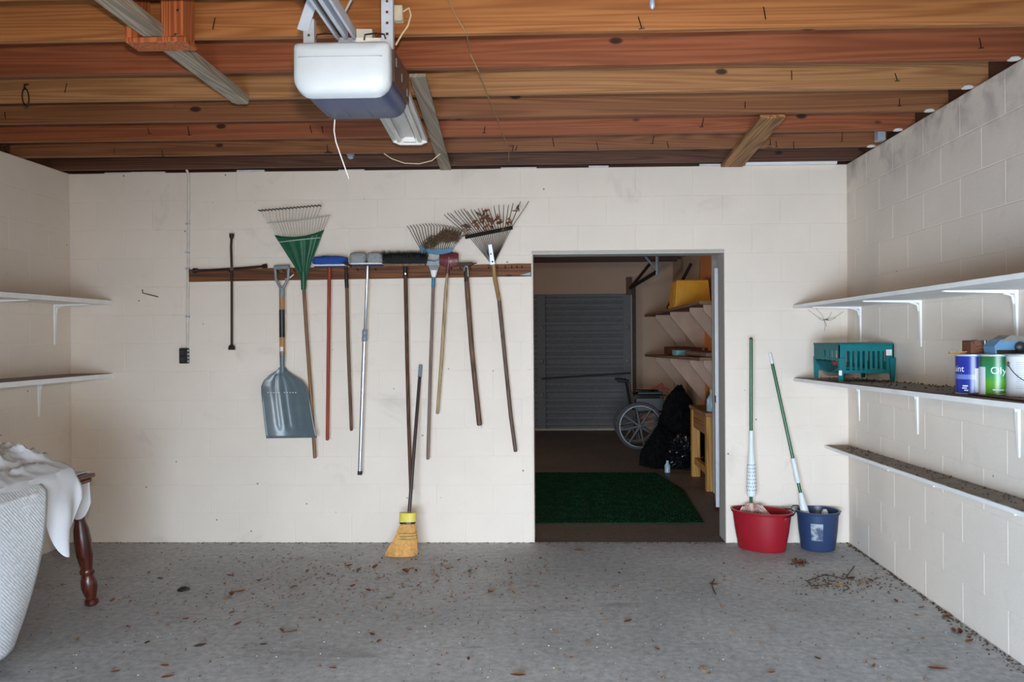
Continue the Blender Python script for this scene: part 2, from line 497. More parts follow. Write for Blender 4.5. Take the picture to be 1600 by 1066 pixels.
# rim boards closing the joist ends above the walls
for a_, b_ in (((XR + .06, YF, ZC), (XR + .1, YB, ZC + .19)), ((XL - .1, YF, ZC), (XL - .06, YB, ZC + .19)), ((XL - .1, YB - .03, ZC), (XR + .1, YB + .01, ZC + .19)), ((XL - .1, YF - .02, ZC), (XR + .1, YF + .02, ZC + .19))):
    MB().bb(a_, b_).build('rim_joist', M_JO[4], cl)
# nails sticking out of the joists
rn = random.Random(5)
for i, (y, j) in enumerate(joists[:8]):
    for k in range([0, 14, 6, 3, 3, 3, 3, 2][i]):
        x = rn.uniform(-3.2, 1.9); z = ZC + rn.uniform(.03, .09); tl = rn.uniform(-.014, .014)
        p = V((x, y - .017, z)); q = p + V((tl, -.012, -.035 - rn.random() * .02))
        mb = MB().tube([p + V((0, .01, .012)), p + V((0, -.006, 0)), q], .0022, 5)
        if rn.random() < .6: mb.tube([q - V((.012, 0, 0)), q + V((.012, 0, 0.002))], .002, 5)
        mb.build('nail', M_NAIL, j)
# white paint daubs where the joists meet the right wall
for i, (y, j) in enumerate(joists[1:7]):
    mb = MB(); a = V((XR - .035, y - .01, ZC - .004))
    mb.lathe(a - V((0, 0, .004)), a + V((0, 0, .012)), [(0, .004), (.35, .028), (.8, .024), (1, .004)], 10)
    mb.build('paint_daub', M_WHITE, j, True)
# sill along the top of the tool wall, patched with flaking white paint
mb = MB(); r2 = random.Random(3); x = XL + .02
while x < XR - .05:
    w = r2.uniform(.05, .28)
    if r2.random() < .45: mb.bb((x, D - .004, ZC - .002), (min(x + w, XR), D + .012, ZC + r2.uniform(.006, .016)))
    x += w
struct(mb.build('trim_1', plain('flaked_white_paint', rgb(205, 200, 196), .8)), 'flaking white paint edge along the top of the tool wall', 'trim')
a, b = PY(1165, 252, D - .03), PY(1308, 247, D - .03)
struct(MB().bb((a.x, D - .03, ZC - .002), (b.x, D - .005, ZC + .035)).build('trim_2', M_WHITE), 'white painted strip under the joists in the right corner', 'trim')

# far room ceiling
fc = MB().bb((XL - .2, YB, ZC + .19), (XFR + .2, YD + .2, ZC + .23)).build('ceiling_far', M_JO[4])
struct(fc, 'dark joisted ceiling of the far garage', 'ceiling')
for i in range(16):
    y = YB + .2 + i * .4
    MB().bb((XL - .1, y - .019, ZC - .07), (XFR + .1, y + .019, ZC + .19)).build('joist', M_JO[4], fc)

# doorway frame
M_FRAME = plain('grey_door_frame', rgb(172, 166, 160), 0.55, var=0.06)
df = thing('door_frame', 'grey painted frame lining the doorway between the two garages', 'door frame', (DX1, D, 0))
MB().bevbox((DX0, D - .004, DZ - .022), (DX1, YB + .01, DZ), .002).build('head', M_FRAME, df)
MB().bevbox((DX1 - .004, D - .002, 0), (DX1, YB + .01, DZ - .022), .002).build('jamb', M_FRAME, df)
MB().bevbox((DX0, D + .004, 0), (DX0 + .008, YB + .01, DZ - .022), .002).build('jamb', M_WALL, df)
df['kind'] = 'structure'
# open door leaf, seen nearly edge on
fx, fy = PY(1117.5, 600, 6.7).x, 6.7; hx, hy = fx + .13, 7.44
dr = thing('door_1', 'white door standing open into the far garage, seen edge on', 'door', (hx, hy, 0))
dr['kind'] = 'structure'
dv = V((fx - hx, fy - hy, 0)); nrm = V((-dv.y, dv.x, 0)).normalized() * .030
dm = plain('white_door_paint', rgb(214, 218, 224), .4, var=.04)
MB().prism([V((hx, hy, .03)), V((fx, fy, .03)), V((fx, fy, 2.02)), V((hx, hy, 2.02))], nrm).build('leaf', dm, dr)
MB().bevbox((hx - .005, hy + .002, 0), (hx + .06, hy + .06, ZC - .07), .004).build('hinge_post', M_FRAME, dr)
kz = .93; kp = V((hx, hy, kz)) + dv * .93
MB().lathe(kp + nrm, kp + nrm * 1.0 + nrm.normalized() * .07, [(0, .026), (.1, .026), (.15, .012), (.5, .012), (.6, .026), (.85, .03), (1, .018)], 16).build('knob', M_DARKSTEEL, dr, True)
MB().bb((fx - .004, fy - .001, kz - .03), (fx + .022, fy + .003, kz + .03)).build('latch_plate', M_DARKSTEEL, dr)

# second garage door, a sectional steel one
gd = thing('door_2', 'grey ribbed sectional garage door closing the far garage', 'garage door', (GX0, YD, 0))
gd['kind'] = 'structure'
M_GD = plain('grey_garage_door', rgb(112, 113, 115), .7, 0, .08, spec=.2)
ns = 4; zb0 = .03
for s_ in range(ns):
    z0 = zb0 + s_ * (GZ - zb0) / ns; z1 = zb0 + (s_ + 1) * (GZ - zb0) / ns
    prof = [(0.0, z0)]
    nr = 5
    for k in range(nr):
        a = lerp(z0 + .03, z1 - .03, k / nr); b = lerp(z0 + .03, z1 - .03, (k + 1) / nr)
        prof += [(0, a), (-.018, a + .018), (-.018, b - .03), (0, b - .012)]
    prof.append((0.0, z1))
    mb = MB()
    mb.loft([[V((x, YD + .03 + p[0], p[1])) for p in prof] + [V((x, YD + .06, z1)), V((x, YD + .06, z0))] for x in (GX0, GX1)])
    mb.build('section', M_GD, gd)
MB().bb((GX0, YD + .055, 0), (GX1, YD + .07, GZ)).build('backing', M_GD, gd)
for xx in (PY(846, 560, YD).x, PY(980, 560, YD).x, PY(846, 560, YD).x - 1.25):
    st = MB().bb((xx - .06, YD - .005, zb0), (xx + .06, YD + .012, GZ - .02)).build('stile', M_GD, gd)
    for k in range(1, ns):
        z = zb0 + k * (GZ - zb0) / ns
        MB().bevbox((xx - .03, YD - .02, z - .035), (xx + .03, YD - .005, z + .035), .01).build('hinge', plain('dull_zinc', rgb(120, 120, 120), .7, .3), st)
a, b = PY(846, 592, YD - .05), PY(985, 583, YD - .05)
MB().tube([a, b], .012, 6).build('locking_bar', M_DARKSTEEL, gd)
MB().bb((GX0, YD - .005, 0), (GX1, YD + .04, .03)).build('bottom_seal', plain('pale_rubber_seal', rgb(176, 164, 146), .7), gd)
# vertical track and bracing beside it
tx = GX1 + .04
tr = thing('door_track', 'dark steel track and angled braces beside the far garage door', 'door track', (tx, YD - .08, 0))
MB().bb((tx - .02, YD - .09, 0), (tx + .03, YD, GZ + .1)).build('track', M_DARKSTEEL, tr)
pa, pb, pc = PY(985, 450, YD - .1), PY(1027, 424, YD - 1.2), PY(1016, 412, YD - .3)
MB().tube([pa, pb], .03, 4).build('brace', M_DARKSTEEL, tr)
MB().tube([pa, pc], .024, 4).build('brace', M_DARKSTEEL, tr)
MB().bb((pa.x - .06, YD - .06, pa.z - .1), (pa.x + .03, YD - .01, pa.z + .17)).build('plate', wood('door_header_plate', rgb(96, 62, 44), rgb(62, 38, 28), 'Z'), tr)
MB().tube([pb + V((0, 0, -.06)), V((pb.x, pb.y, ZC))], .022, 4).build('hanger', M_STEEL, tr)
MB().tube([pb, PY(1005, 397, YD - 1.0)], .018, 4).build('hanger', M_STEEL, tr)
# ================================================================== UNDER THE CEILING
# garage door opener hung from perforated straps
M_LENS = plain('milky_light_cover', rgb(178, 184, 189), 0.35, var=0.02)
M_OPB = plain('slate_blue_housing', rgb(60, 68, 98), 0.4, var=0.08)
M_OPS = plain('brown_steel_chassis', rgb(86, 68, 64), 0.4, 0.5, .25, 30)
YO0, YO1 = 2.42, 2.72
ol, orr = PY(459, 110, YO0).x, PY(609, 110, YO0).x
zt, zm = PY(535, 66, YO0).z, PY(535, 152, YO0 + .02).z
zbk = PY(570, 188, YO1).z
op = thing('garage_door_opener', 'garage door opener with white light cover and slate blue housing hung from ceiling', 'door opener', (ol, YO0, zbk))
def oring(y, z0, z1, inset, r=.05, n=6):
    a, b = ol + inset, orr - inset; pts = []
    for cx, cz, a0 in ((a + r, z0 + r, PI), (b - r, z0 + r, 1.5 * PI), (b - r * .3, z1 - r * .3, 0), (a + r * .3, z1 - r * .3, .5 * PI)):
        rr = r if cz < (z0 + z1) / 2 else r * .3
        for k in range(n): 
            t = a0 + k / (n - 1) * PI / 2; pts.append(V((cx + rr * math.cos(t), y, cz + rr * math.sin(t))))
    return pts
# lens: bulging front that curls under
mb = MB()
mb.loft([oring(YO0 - .022, zm + .05, zt - .03, .05), oring(YO0 - .016, zm + .022, zt - .012, .018), oring(YO0 - .008, zm + .010, zt - .004, .005), oring(YO0 + .0, zm + .004, zt, 0), oring(YO0 + .025, zm - .002, zt, 0), oring(YO0 + .04, zm + .006, zt, .001)])
lc = mb.build('light_cover', M_LENS, op, True)
MB().bb((ol + .02, YO0 - .0235, zt - .0515), (orr - .02, YO0 - .012, zt - .0495)).build('seam', plain('lens_seam', rgb(150, 154, 158), .5), lc)
mb = MB(); mb.loft([oring(YO0 + .025, zm + .004, zt - .01, .006), oring(YO0 + .16, lerp(zm, zbk, .4), zt - .01, .004), oring(YO1 - .02, zbk, zt - .01, .002), oring(YO1, zbk + .01, zt - .014, .008)])
mb.build('housing', M_OPB, op, True)
sp = MB().bb((orr - .004, YO0 + .05, zbk + .05), (orr + .004, YO1 - .005, zt - .005)).build('side_panel', M_OPS, op)
for k in range(5):
    yy = YO0 + .08 + k * .045; zz = zt - .03 - k * .01
    MB().bevbox((orr + .003, yy - .006, zz - .02), (orr + .006, yy + .006, zz + .006), .001).build('slot', M_OPS if k % 2 else plain('dull_zinc', rgb(120, 120, 120), .7, .3), sp)
for k in range(2):
    xx = lerp(ol, orr, (.36, .62)[k])
    MB().bb((xx - .004, YO0 + .06, zbk - .003), (xx + .004, YO1 - .05, zbk + .02)).build('rib', M_OPB, op)
def strap(px0, px1, yy, ztop, zlow, name='strap'):
    a, b = PY(px0, 40, yy).x, PY(px1, 40, yy).x; w = b - a; mb = MB(); z = zlow; hr = .0042
    cx = (a + b) / 2
    step = .034; k = 0
    while z < ztop - .001:
        z1 = min(z + step, ztop)
        # frame of one punched link
        mb.bb((a, yy - .0015, z), (cx - hr, yy + .0015, z1)); mb.bb((cx + hr, yy - .0015, z), (b, yy + .0015, z1))
        mb.bb((cx - hr, yy - .0015, z), (cx + hr, yy + .0015, z + step / 2 - hr)); mb.bb((cx - hr, yy - .0015, z + step / 2 + hr), (cx + hr, yy + .0015, z1))
        z = z1
    mb.bb((b - .002, yy, zlow), (b, yy + .02, ztop))
    return mb.build(name, M_STEEL, op)
strap(596, 614, YO0 + .06, ZC + .12, zt - .005)
strap(474, 491, YO0 + .06, PY(480, 30, YO0 + .06).z, zt - .005)
a = PY(470, 45, YO0 + .06); b = PY(488, 12, YO0 + .02)
mb = MB().prism([a + V((-.012, 0, 0)), a + V((.02, 0, -.012)), b + V((.02, 0, .03)), b + V((-.012, 0, .04))], (0, .003, 0)); mb.build('strap', M_STEEL, op)
mb = MB(); zz = PY(480, 20, YO0 + .06).z
mb.tube([V((PY(482, 20, YO0 + .06).x, YO0 + .06, zz)), V((PY(486, 0, 2.3).x, YO0 + .06, ZC + .1))], .007, 6); mb.build('strap', M_STEEL, op)
for px in (503, 578):
    a = PY(px, 60, YO0 + .05); mb = MB()
    mb.tube([a + V((-.018, 0, -.005)), a + V((-.015, 0, .012)), a + V((.02, 0, .016)), a + V((.045, 0, .012)), a + V((.05, 0, -.004))], .0032, 6); mb.build('hook', M_CHROME, op)
# rail running to the garage door
ra, rb = PY(541, 62, YO0 + .03), None
dirv = V((0.01, -1, 0.012))
def railp(t, dx, dz): return ra + dirv * t + V((dx, 0, dz))
mb = MB()
for dx0, dx1, dz0, dz1 in ((-.03, -.022, 0, .03), (.022, .03, 0, .03), (-.03, .03, .028, .034), (-.006, .006, .0, .028)):
    mb.loft([[railp(t, dx0, dz0), railp(t, dx1, dz0), railp(t, dx1, dz1), railp(t, dx0, dz1)] for t in (0, 3.2)])
mb.build('rail', M_STEEL, op)
mb = MB(); mb.loft([[railp(t, -.016, .003), railp(t, -.008, .003), railp(t, -.008, .012), railp(t, -.016, .012)] for t in (0.02, 3.1)]); mb.build('chain', M_DARKSTEEL, op)
pts = [PY(523, 187, 2.75), PY(522, 205, 2.75), PY(525, 222, 2.75), PY(534, 248, 2.75), PY(545, 279, 2.75)]
MB().tube(pts, .0022, 6).build('pull_cord', plain('white_cord', rgb(214, 208, 200), .6), op)

# fluorescent strip light behind it
M_FL = plain('fixture_enamel', rgb(205, 203, 196), .35, var=.05)
fz = ZC - .02
fe = PY(641, 219, 4.55); fn = V((fe.x + .10, 3.05, fe.z + .005))
ax = (fn - fe); L = ax.length; ay = ax.normalized(); axx = V((ay.y, -ay.x, 0)).normalized(); az = axx.cross(ay).normalized()
if az.z < 0: az = -az
axx = V((1, 0, 0)) - ay * ay.x; axx.normalize()
fl = thing('fluorescent_fixture', 'white fluorescent strip fixture fixed under the joists beside the door opener', 'light fixture', fe)
def fp(t, u, w): return fe + ay * (L * t) + axx * u + az * w
def extr(mb, sec, t0=0, t1=1): return mb.loft([[fp(t, u, w) for u, w in sec] for t in (t0, t1)])
hw = .098
extr(MB(), [(-.03, .005), (.03, .005), (.03, .05), (-.03, .05)]).build('channel', M_FL, fl)
for s_ in (-1, 1):
    extr(MB(), [(s_ * .03, .012), (s_ * .031, .016), (s_ * hw, -.006), (s_ * hw, -.01)]).build('reflector', M_FL, fl)
    extr(MB(), [(s_ * (hw - .004), -.012), (s_ * hw, -.012), (s_ * hw, .012), (s_ * (hw - .004), .012)]).build('rim', M_FL, fl)
    MB().tube([fp(.03, s_ * .058, -.012), fp(.97, s_ * .058, -.012)], .0135, 12).build('lamp_tube', plain('unlit_tube', rgb(214, 212, 206), .2, var=.02), fl, True)
for t0, t1 in ((-.004, .006), (.994, 1.004)):
    cap = extr(MB(), [(-hw, -.012), (-.06, -.028), (.06, -.028), (hw, -.012), (hw, .014), (-hw, .014)], t0, t1).build('end_cap', M_WHITE, fl)
mb = MB(); extr(mb, [(-.035, -.02), (.035, -.02), (.022, .02), (-.022, .02)], .005, .03); mb.build('lamp_holder', M_WHITE, fl)

# boards lying under the joists
def underboard(name, label, px0, px1, pe0, pe1, y0, y1, mat, th=.02, zoff=0.0, zend=None, grp=None):
    """plank along the depth: pixel columns px at its far end (y1), pe at its near end (y0)"""
    a0, a1 = PY(px0[0], px0[1], y1).x, PY(px1[0], px1[1], y1).x
    b0, b1 = PY(pe0[0], pe0[1], y0).x, PY(pe1[0], pe1[1], y0).x
    ze = zoff if zend is None else zend
    mb = MB(); z1 = ZC - .002 + zoff; z0 = ZC - .002 + ze
    mb.loft([[V((b0, y0, z0 - th)), V((b1, y0, z0 - th)), V((b1, y0, z0)), V((b0, y0, z0))], [V((a0, y1, z1 - th)), V((a1, y1, z1 - th)), V((a1, y1, z1)), V((a0, y1, z1))]])
    o = mb.build(name, mat); tag(o, label, 'board', grp); return o
underboard('nailed_board', 'brown plank nailed under the joists running to the wall at right', (1126, 255), (1160, 255), (1188, 185), (1227, 183), 4.36, D - .06, M_BRACE)
underboard('nailed_board', 'grey plank nailed under the joists just right of the fluorescent fixture', (688, 254), (705, 254), (640, 112), (665, 112), 3.6, D - .06, M_GREYWOOD, .016)

# wooden cradle and the grey board lying in it
YC = 3.02
cz0 = PY(250, 73, YC).z
cx0, cx1 = PY(206, 60, YC).x, PY(299, 60, YC).x
cr = thing('ceiling_cradle', 'red brown wooden cradle hanging from a joist and holding a long grey board', 'cradle', (cx0, YC, cz0))
MB().bevbox((cx0, YC - .05, cz0), (cx1, YC + .05, cz0 + .02), .003).build('bottom_plate', M_REDWOOD, cr)
MB().bevbox((cx0, YC - .05, cz0 + .02), (cx0 + .048, YC + .05, ZC + .12), .003).build('side_plate', M_REDWOOD, cr)
MB().bevbox((cx1 - .095, YC - .05, cz0 + .02), (cx1 - .055, YC - .01, ZC + .15), .003).build('post', M_REDWOOD, cr)
MB().bevbox((cx1 - .05, YC - .06, cz0 + .02), (cx1 - .004, YC + .04, ZC + .15), .003).build('post', M_REDWOOD, cr)
for dx, dz in ((-.03, .02), (-.02, .11)):
    MB().lathe((cx1 + dx, YC - .062, cz0 + dz), (cx1 + dx, YC - .068, cz0 + dz), [(0, .007), (1, .005)], 8).build('bolt_head', M_CHROME, cr)
ge = PY(379, 157, 3.94); gn = V((PY(250, 62, YC).x - .005, YC, cz0 + .024 + .02))
gd_ = (gn - ge).normalized(); gs = (V((1, 0, 0)) - gd_ * gd_.x).normalized(); gu = gs.cross(gd_); gu = gu if gu.z > 0 else -gu
far = ge; near = gn + gd_ * 1.6
mb = MB(); w, h = .04, .019
sec = [(-w, -h), (w, -h), (w, h), (-w, h)]
mb.loft([[p + gs * (u * k) + gu * v for u, v in sec] for p, k in ((far, .55), (far + gd_ * .03, 1), (near, 1))])
tag(mb.build('long_board', M_GREYWOOD), 'long weathered grey board with a rounded end resting in the ceiling cradle', 'board')

# outlet box, cables, wires, ring hook, bolt
a = PY(622, 22, 3.10)
ob = thing('ceiling_outlet', 'small cream outlet box on a joist with a white cable looping from it', 'outlet', a)
MB().bevbox(a + V((-.018, -.02, -.03)), a + V((.02, .02, .03)), .004).build('box', plain('cream_plastic', rgb(206, 196, 172), .5), ob)
MB().tube([a + V((.02, 0, .01)), a + V((.045, -.01, .018)), a + V((.052, -.01, -.01)), a + V((.04, -.01, -.05)), a + V((.015, -.01, -.085)), a + V((-.01, .0, -.12))], .0035, 6).build('cable', plain('cream_cable', rgb(216, 198, 160), .5), ob, True)
def wire(name, label, pts, r, mat):
    o = MB().tube(pts, r, 6).build(name, mat, None, True); tag(o, label, 'wire'); return o
M_WIRE = plain('aged_wire', rgb(150, 124, 84), .6)
wire('hanging_wire', 'thin tan wire trailing down the joists in the middle of the ceiling', [PY(698, -6, 3.02), PY(712, 24, 3.1), PY(729, 52, 3.13), PY(735, 84, 3.5), PY(748, 112, 3.52), PY(762, 150, 3.9), PY(778, 187, 4.3), PY(788, 215, 4.65), PY(795, 238, 5.05), PY(795, 252, 5.4)], .0022, M_WIRE)
wire('sagging_cable', 'pale cable sagging between joists above the tool wall', [PY(600, 240, 5.1), PY(612, 248, 5.1), PY(632, 255, 5.1), PY(655, 256, 5.1), PY(675, 251, 5.1), PY(688, 240, 5.1)], .0035, plain('cream_cable', rgb(216, 198, 160), .5))
wire('antenna_wire', 'short white wire sloping up beside the opener rail', [PY(537, 22, 2.9), PY(551, -5, 2.75)], .004, M_WHITE)
a = PY(40, 152, 3.90)
rg = thing('ring_hook', 'black iron ring hanging from a hook in a joist at far left', 'hook', a)
MB().torus(a, (0, 1, .2), .028, .004, 20, 6).build('ring', M_NAIL, rg, True)
for v in rg.children: v.scale = (.6, 1, 1.5)
MB().tube([a + V((0, .02, .07)), a + V((0, -.005, .062)), a + V((0, -.008, .045)), a + V((0, 0, .038))], .004, 6).build('hook', M_NAIL, rg)
a = PY(1019, 0, 3.09)
mb = MB().lathe(a + V((0, 0, .05)), a + V((0, 0, -.036)), [(0, .006), (.6, .006), (.62, .011), (.9, .011), (1, .005)], 10)
tag(mb.build('ceiling_bolt', M_STEEL, None, True), 'short steel bolt poking down below the nearest joist', 'bolt')
a = PY(549, 245, 5.50)
mb = MB().bevbox(a + V((-.025, -.03, .0)), a + V((.025, 0, .03)), .004); mb.lathe(a + V((0, -.02, .0)), a + V((0, -.02, -.02)), [(0, .02), (.6, .022), (1, .01)], 12)
tag(mb.build('cable_clamp', M_STEEL), 'little grey metal clamp in the dark gap above the tool wall', 'clamp')
a = PX(1374, 213, XR - .03)
mb = MB().bevbox(a + V((-.02, -.03, -.03)), a + V((.028, .03, .05)), .003)
tag(mb.build('joist_strap', M_STEEL), 'blue grey metal joist strap at the top of the right wall', 'bracket')
# ================================================================== THE TOOL WALL
# conduit with its switch box, wall hook
p0, p1 = wq(294, 254, .012), wq(293, 543, .012)
cd = thing('wall_conduit', 'thin pale conduit running down the wall to a black outlet box', 'conduit', (p1.x, D, p1.z))
MB().tube([p0 + V((0, -.05, .01)), p0 + V((0, -.03, -.05)), wq(295, 275, .014), wq(294, 420, .012), p1], .0085, 10).build('pipe', plain('painted_conduit', rgb(204, 196, 186), .5), cd, True)
for py in (350, 395, 420, 495):
    a = wq(294, py, .004); MB().bevbox(a + V((-.014, -.02, -.006)), a + V((.014, .004, .006)), .002).build('clip', M_STEEL, cd)
a = wq(290, 556, .0)
bx = MB().bevbox(a + V((-.028, -.045, -.055)), a + V((.03, 0, .055)), .005).build('outlet_box', M_BLACK, cd)
for s_ in (-1, 1):
    MB().bevbox(a + V((-.016, -.048, s_ * .024 - .014)), a + V((.012, -.045, s_ * .024 + .014)), .002).build('socket', plain('dark_grey_plastic', rgb(50, 48, 48), .4), bx)
for k in range(4):
    MB().bb(a + V((.03, -.03, -.045 + k * .025)), a + V((.034, -.012, -.033 + k * .025))).build('screw', M_CHROME, bx)
a, b = wq(247, 464, .0), wq(223, 458, .09)
mb = MB().tube([a, b, b + V((-.002, 0, .025))], .0035, 6)
tag(mb.build('wall_hook', M_NAIL), 'bent iron hook sticking out of the bare wall at left', 'hook')

# wooden rail
ra, rb = wq(297, 431, 0), wq(830, 422, 0)
sl = (rb.z - ra.z) / (rb.x - ra.x)
mb = MB(); n = 24; rings = []
for k in range(n + 1):
    x = lerp(ra.x, rb.x, k / n); z = ra.z + sl * (x - ra.x); w0, w1 = .003 * nz((x * 6, 1, 0)), .003 * nz((x * 6, 5, 0))
    rings.append([V((x, D, z - .045 + w0)), V((x, D - .02, z - .045 + w0)), V((x, D - .02, z + .043 + w1)), V((x, D, z + .043 + w1))])
mb.loft(rings)
rail = thing('tool_rail', 'long rough brown board on the wall that the yard tools hang from', 'board', (ra.x, D, ra.z))
mb.build('plank', M_BOARD, rail)
def railz(x): return ra.z + sl * (x - ra.x)
for px in (362, 436, 446, 462, 515, 541, 560, 588, 632, 672, 686, 706, 720, 736, 764, 778, 790, 800, 808, 816):
    a = wq(px, 430, .02); z = railz(a.x) + .012
    MB().tube([V((a.x, D - .015, z)), V((a.x, D - .075, z + .012))], .003, 6).build('nail', M_NAIL, rail)
mb = MB(); a = wq(446, 436, .03); b = wq(459, 429, .07)
mb.tube([a, (a + b) / 2 + V((0, -.01, -.012)), b], .004, 6); mb.build('hook', M_WHITE, rail)
mb = MB(); a = wq(817, 427, .0215); mb.add([wq(812, 430, .0212), wq(829, 430.5, .0212), wq(829, 425.5, .0212)], [(0, 1, 2)]); mb.build('paint_patch', plain('pale_blue_paint', rgb(138, 170, 180), .7), rail)

def handle(parent, pts, r, mat, name='handle', seg=14, offs=None, cap=True):
    P = [wq(p[0], p[1], p[2] if len(p) > 2 else .06) for p in pts]
    rs = r if isinstance(r, (list, tuple)) else [r] * len(P)
    d = (P[-1] - P[0]).normalized()
    if cap:
        P = P + [P[-1] + d * .006]; rs = list(rs) + [rs[-1] * .6]
    return MB().tube(P, rs, seg).build(name, mat, parent, True)
def hwood(name, a, b): return wood(name, a, b, 'Z', .6, 2.0, False)

# four-way lug wrench
t = thing('lug_wrench', 'black four-way lug wrench hung crosswise on the left end of the rail', 'wrench', wq(362, 545, .05))
for pts, ends in (([(362, 367), (361, 385), (362, 420), (362, 545)], (.017, .024)), ([(304, 423), (335, 422), (380, 419), (415, 416)], (.018, .017))):
    P = [wq(x, y, .05) for x, y in pts]
    arm = MB().tube(P, [.0085] * 4, 10).build('arm', M_DARKSTEEL, t, True)
    for e, q, rr in ((P[0], P[1], ends[0]), (P[-1], P[-2], ends[1])):
        d = (e - q).normalized()
        MB().lathe(e - d * .03, e + d * .008, [(0, .009), (.35, rr * .9), (1, rr), (1, rr * .65), (.7, rr * .6)], 12).build('socket', M_DARKSTEEL, arm, True)
MB().lathe(wq(362, 420, .066), wq(362, 420, .034), [(0, .014), (1, .014)], 12).build('hub', M_DARKSTEEL, t)

# scoop shovel
M_SHV = plain('grey_green_plastic', rgb(92, 104, 108), .30, 0, .12, 12)
M_GRIP = plain('grey_plastic_grip', rgb(122, 130, 138), .4)
t = thing('scoop_shovel', 'grey plastic scoop shovel with a D-grip and wood and black shaft', 'shovel', wq(450, 686, .05))
g = MB().tube([wq(429, 418, .07), wq(452, 417, .07)], .016, 12).build('grip_bar', M_GRIP, t, True)
for pts in ([(430, 420), (431, 436), (436, 446), (440, 453)], [(451, 419), (450, 436), (445, 446), (441, 453)]):
    MB().tube([wq(x, y, .07) for x, y in pts], [.011, .010, .010, .011], 10).build('grip_arm', M_GRIP, t, True)
MB().tube([wq(440.5, 450, .07), wq(440.5, 464, .07)], [.019, .020], 14).build('grip_socket', M_GRIP, t, True)
M_SW = hwood('shovel_ash', rgb(196, 156, 104), rgb(160, 118, 70))
sh = MB().tube([wq(440.5, 463, .07), wq(441, 554, .06)], .0185, 14).build('shaft', M_SW, t, True)
MB().tube([wq(440.5, 484, .069), wq(440.8, 527, .064)], .0196, 14).build('black_wrap', M_BLACK, sh, True)
mb = MB(); mb.grid(lambda u, v: (wq(441, lerp(542, 549, v), .0605) + V((math.sin((u - .5) * 1.2) * .0195, -math.cos((u - .5) * 1.2) * .0195, 0))), 6, 1); mb.build('sticker', plain('white_sticker', rgb(222, 216, 208), .5), sh)
MB().tube([wq(441, 551, .06), wq(441, 566, .056), wq(441.5, 582, .05)], [.0195, .017, .015], 14).build('socket', M_SHV, t, True)
LB = [(437, 574), (431, 580), (421.5, 586), (412, 595), (408, 604), (408.3, 615), (410, 632), (412, 650), (414, 668), (416, 685)]
RB = [(446, 574), (450, 580), (457, 585.5), (472, 595), (480, 606), (482.5, 617), (485, 634), (488, 651), (491, 668), (495, 684)]
def blade(u, v):
    l, r = pline([V((*p, 0)) for p in LB], u), pline([V((*p, 0)) for p in RB], u)
    q = l + (r - l) * v; s = (v - .5) * 2
    rib = sum(math.exp(-((v - c) / .045) ** 2) for c in (.3, .5, .7)) * (1 if .22 < u < .9 else 0) * .006
    dep = .018 + .055 * min(1, u * 1.6) * s * s + .02 * u + rib
    return wq(q.x, q.y, dep + .012)
MB().grid(blade, 36, 28).build('blade', M_SHV, t, True, .004)
mb = MB()
for k in range(11):
    if k == 5: continue
    q = wq(419 + k * 4.3, 613.5 + (0 if k % 2 else .5), 0); s = (419 + k * 4.3 - 445) / 37
    q = wq(419 + k * 4.3, 613.5, .018 + .055 * min(1, .5 * 1.6) * s * s + .01 + .0215)
    mb.bb(q + V((-.0035, -.002, -.003)), q + V((.0035, 0, .003)))
mb.build('lettering', plain('white_print', rgb(220, 224, 226), .4), t)

# green leaf rake
M_GRN = plain('dark_green_plastic', rgb(22, 84, 58), .42, 0, .15, 14)
M_TINE = plain('grey_tine_wire', rgb(186, 182, 172), .45, .2)
t = thing('leaf_rake', 'leaf rake with a dark green plastic fan and pale wire tines', 'rake', wq(492, 716, .06))
Lf = [(428.5, 367), (444, 391), (456, 410), (465.5, 425), (470, 437), (470.5, 452)]
Rf = [(506.5, 359), (497, 384), (488, 407), (482.5, 424), (479, 437), (478.3, 452)]
def fan(u, v):
    l, r = pline([V((*p, 0)) for p in Lf], u), pline([V((*p, 0)) for p in Rf], u); q = l + (r - l) * v
    sag = (1 - u) ** 4 * 12 * (1 - (2 * v - 1) ** 2) * .55
    return wq(q.x, q.y + sag, .055 + .006 * math.cos(v * 8 * PI) * (1 - u) - .02 * (1 - u) * (2 * v - 1) ** 2)
fo = MB().grid(fan, 24, 40).build('fan', M_GRN, t, True, .004)
a, b = wq(436, 378.5, .067), wq(500.5, 371.5, .067)
MB().tube([a, (a + b) / 2 + V((0, -.01, 0)), b], .0035, 6).build('cross_wire', plain('pale_wire', rgb(170, 190, 172), .4), fo)
B0, B1, B2 = V((417, 348, 0)), V((462, 346, 0)), V((514.5, 337, 0))
def bar(s):
    return (B0 * (1 - s) ** 2 + B1 * 2 * s * (1 - s) + B2 * s * s)
nt_ = 22
for k in range(nt_):
    s = k / (nt_ - 1)
    g0 = fan(0, lerp(.02, .98, s)); q = bar(s); bp = wq(q.x, q.y, .075)
    pts = [g0, bp]
    if k < 18:
        tx, ty = lerp(409, 502, k / 17), lerp(331, 323, k / 17)
        tip = wq(tx, ty - 1, .085)
        pts += [bp + (tip - bp) * .55 + V((.004 * (s - .3), -.006, 0)), tip, tip + V((-.010, -.03, .002))]
    MB().tube(pts, .0031, 5).build('tine', M_TINE, t, True)
    if k < 18: MB().tube([tip + V((0, -.002, 0)), tip + V((-.012, -.034, .002))], .0042, 6).build('tine_tip', M_NAIL, t)
MB().tube([wq(bar(i / 12).x, bar(i / 12).y, .078) for i in range(13)], .0042, 6).build('spreader_bar', M_TINE, t, True)
MB().tube([wq(474, 425, .06), wq(474, 453, .06)], [.017, .0165], 12).build('ferrule', M_GRN, t, True)
handle(t, [(474.5, 448), (479, 520), (486, 620), (492, 715)], .0125, hwood('rake_ash', rgb(148, 112, 82), rgb(112, 80, 58)))

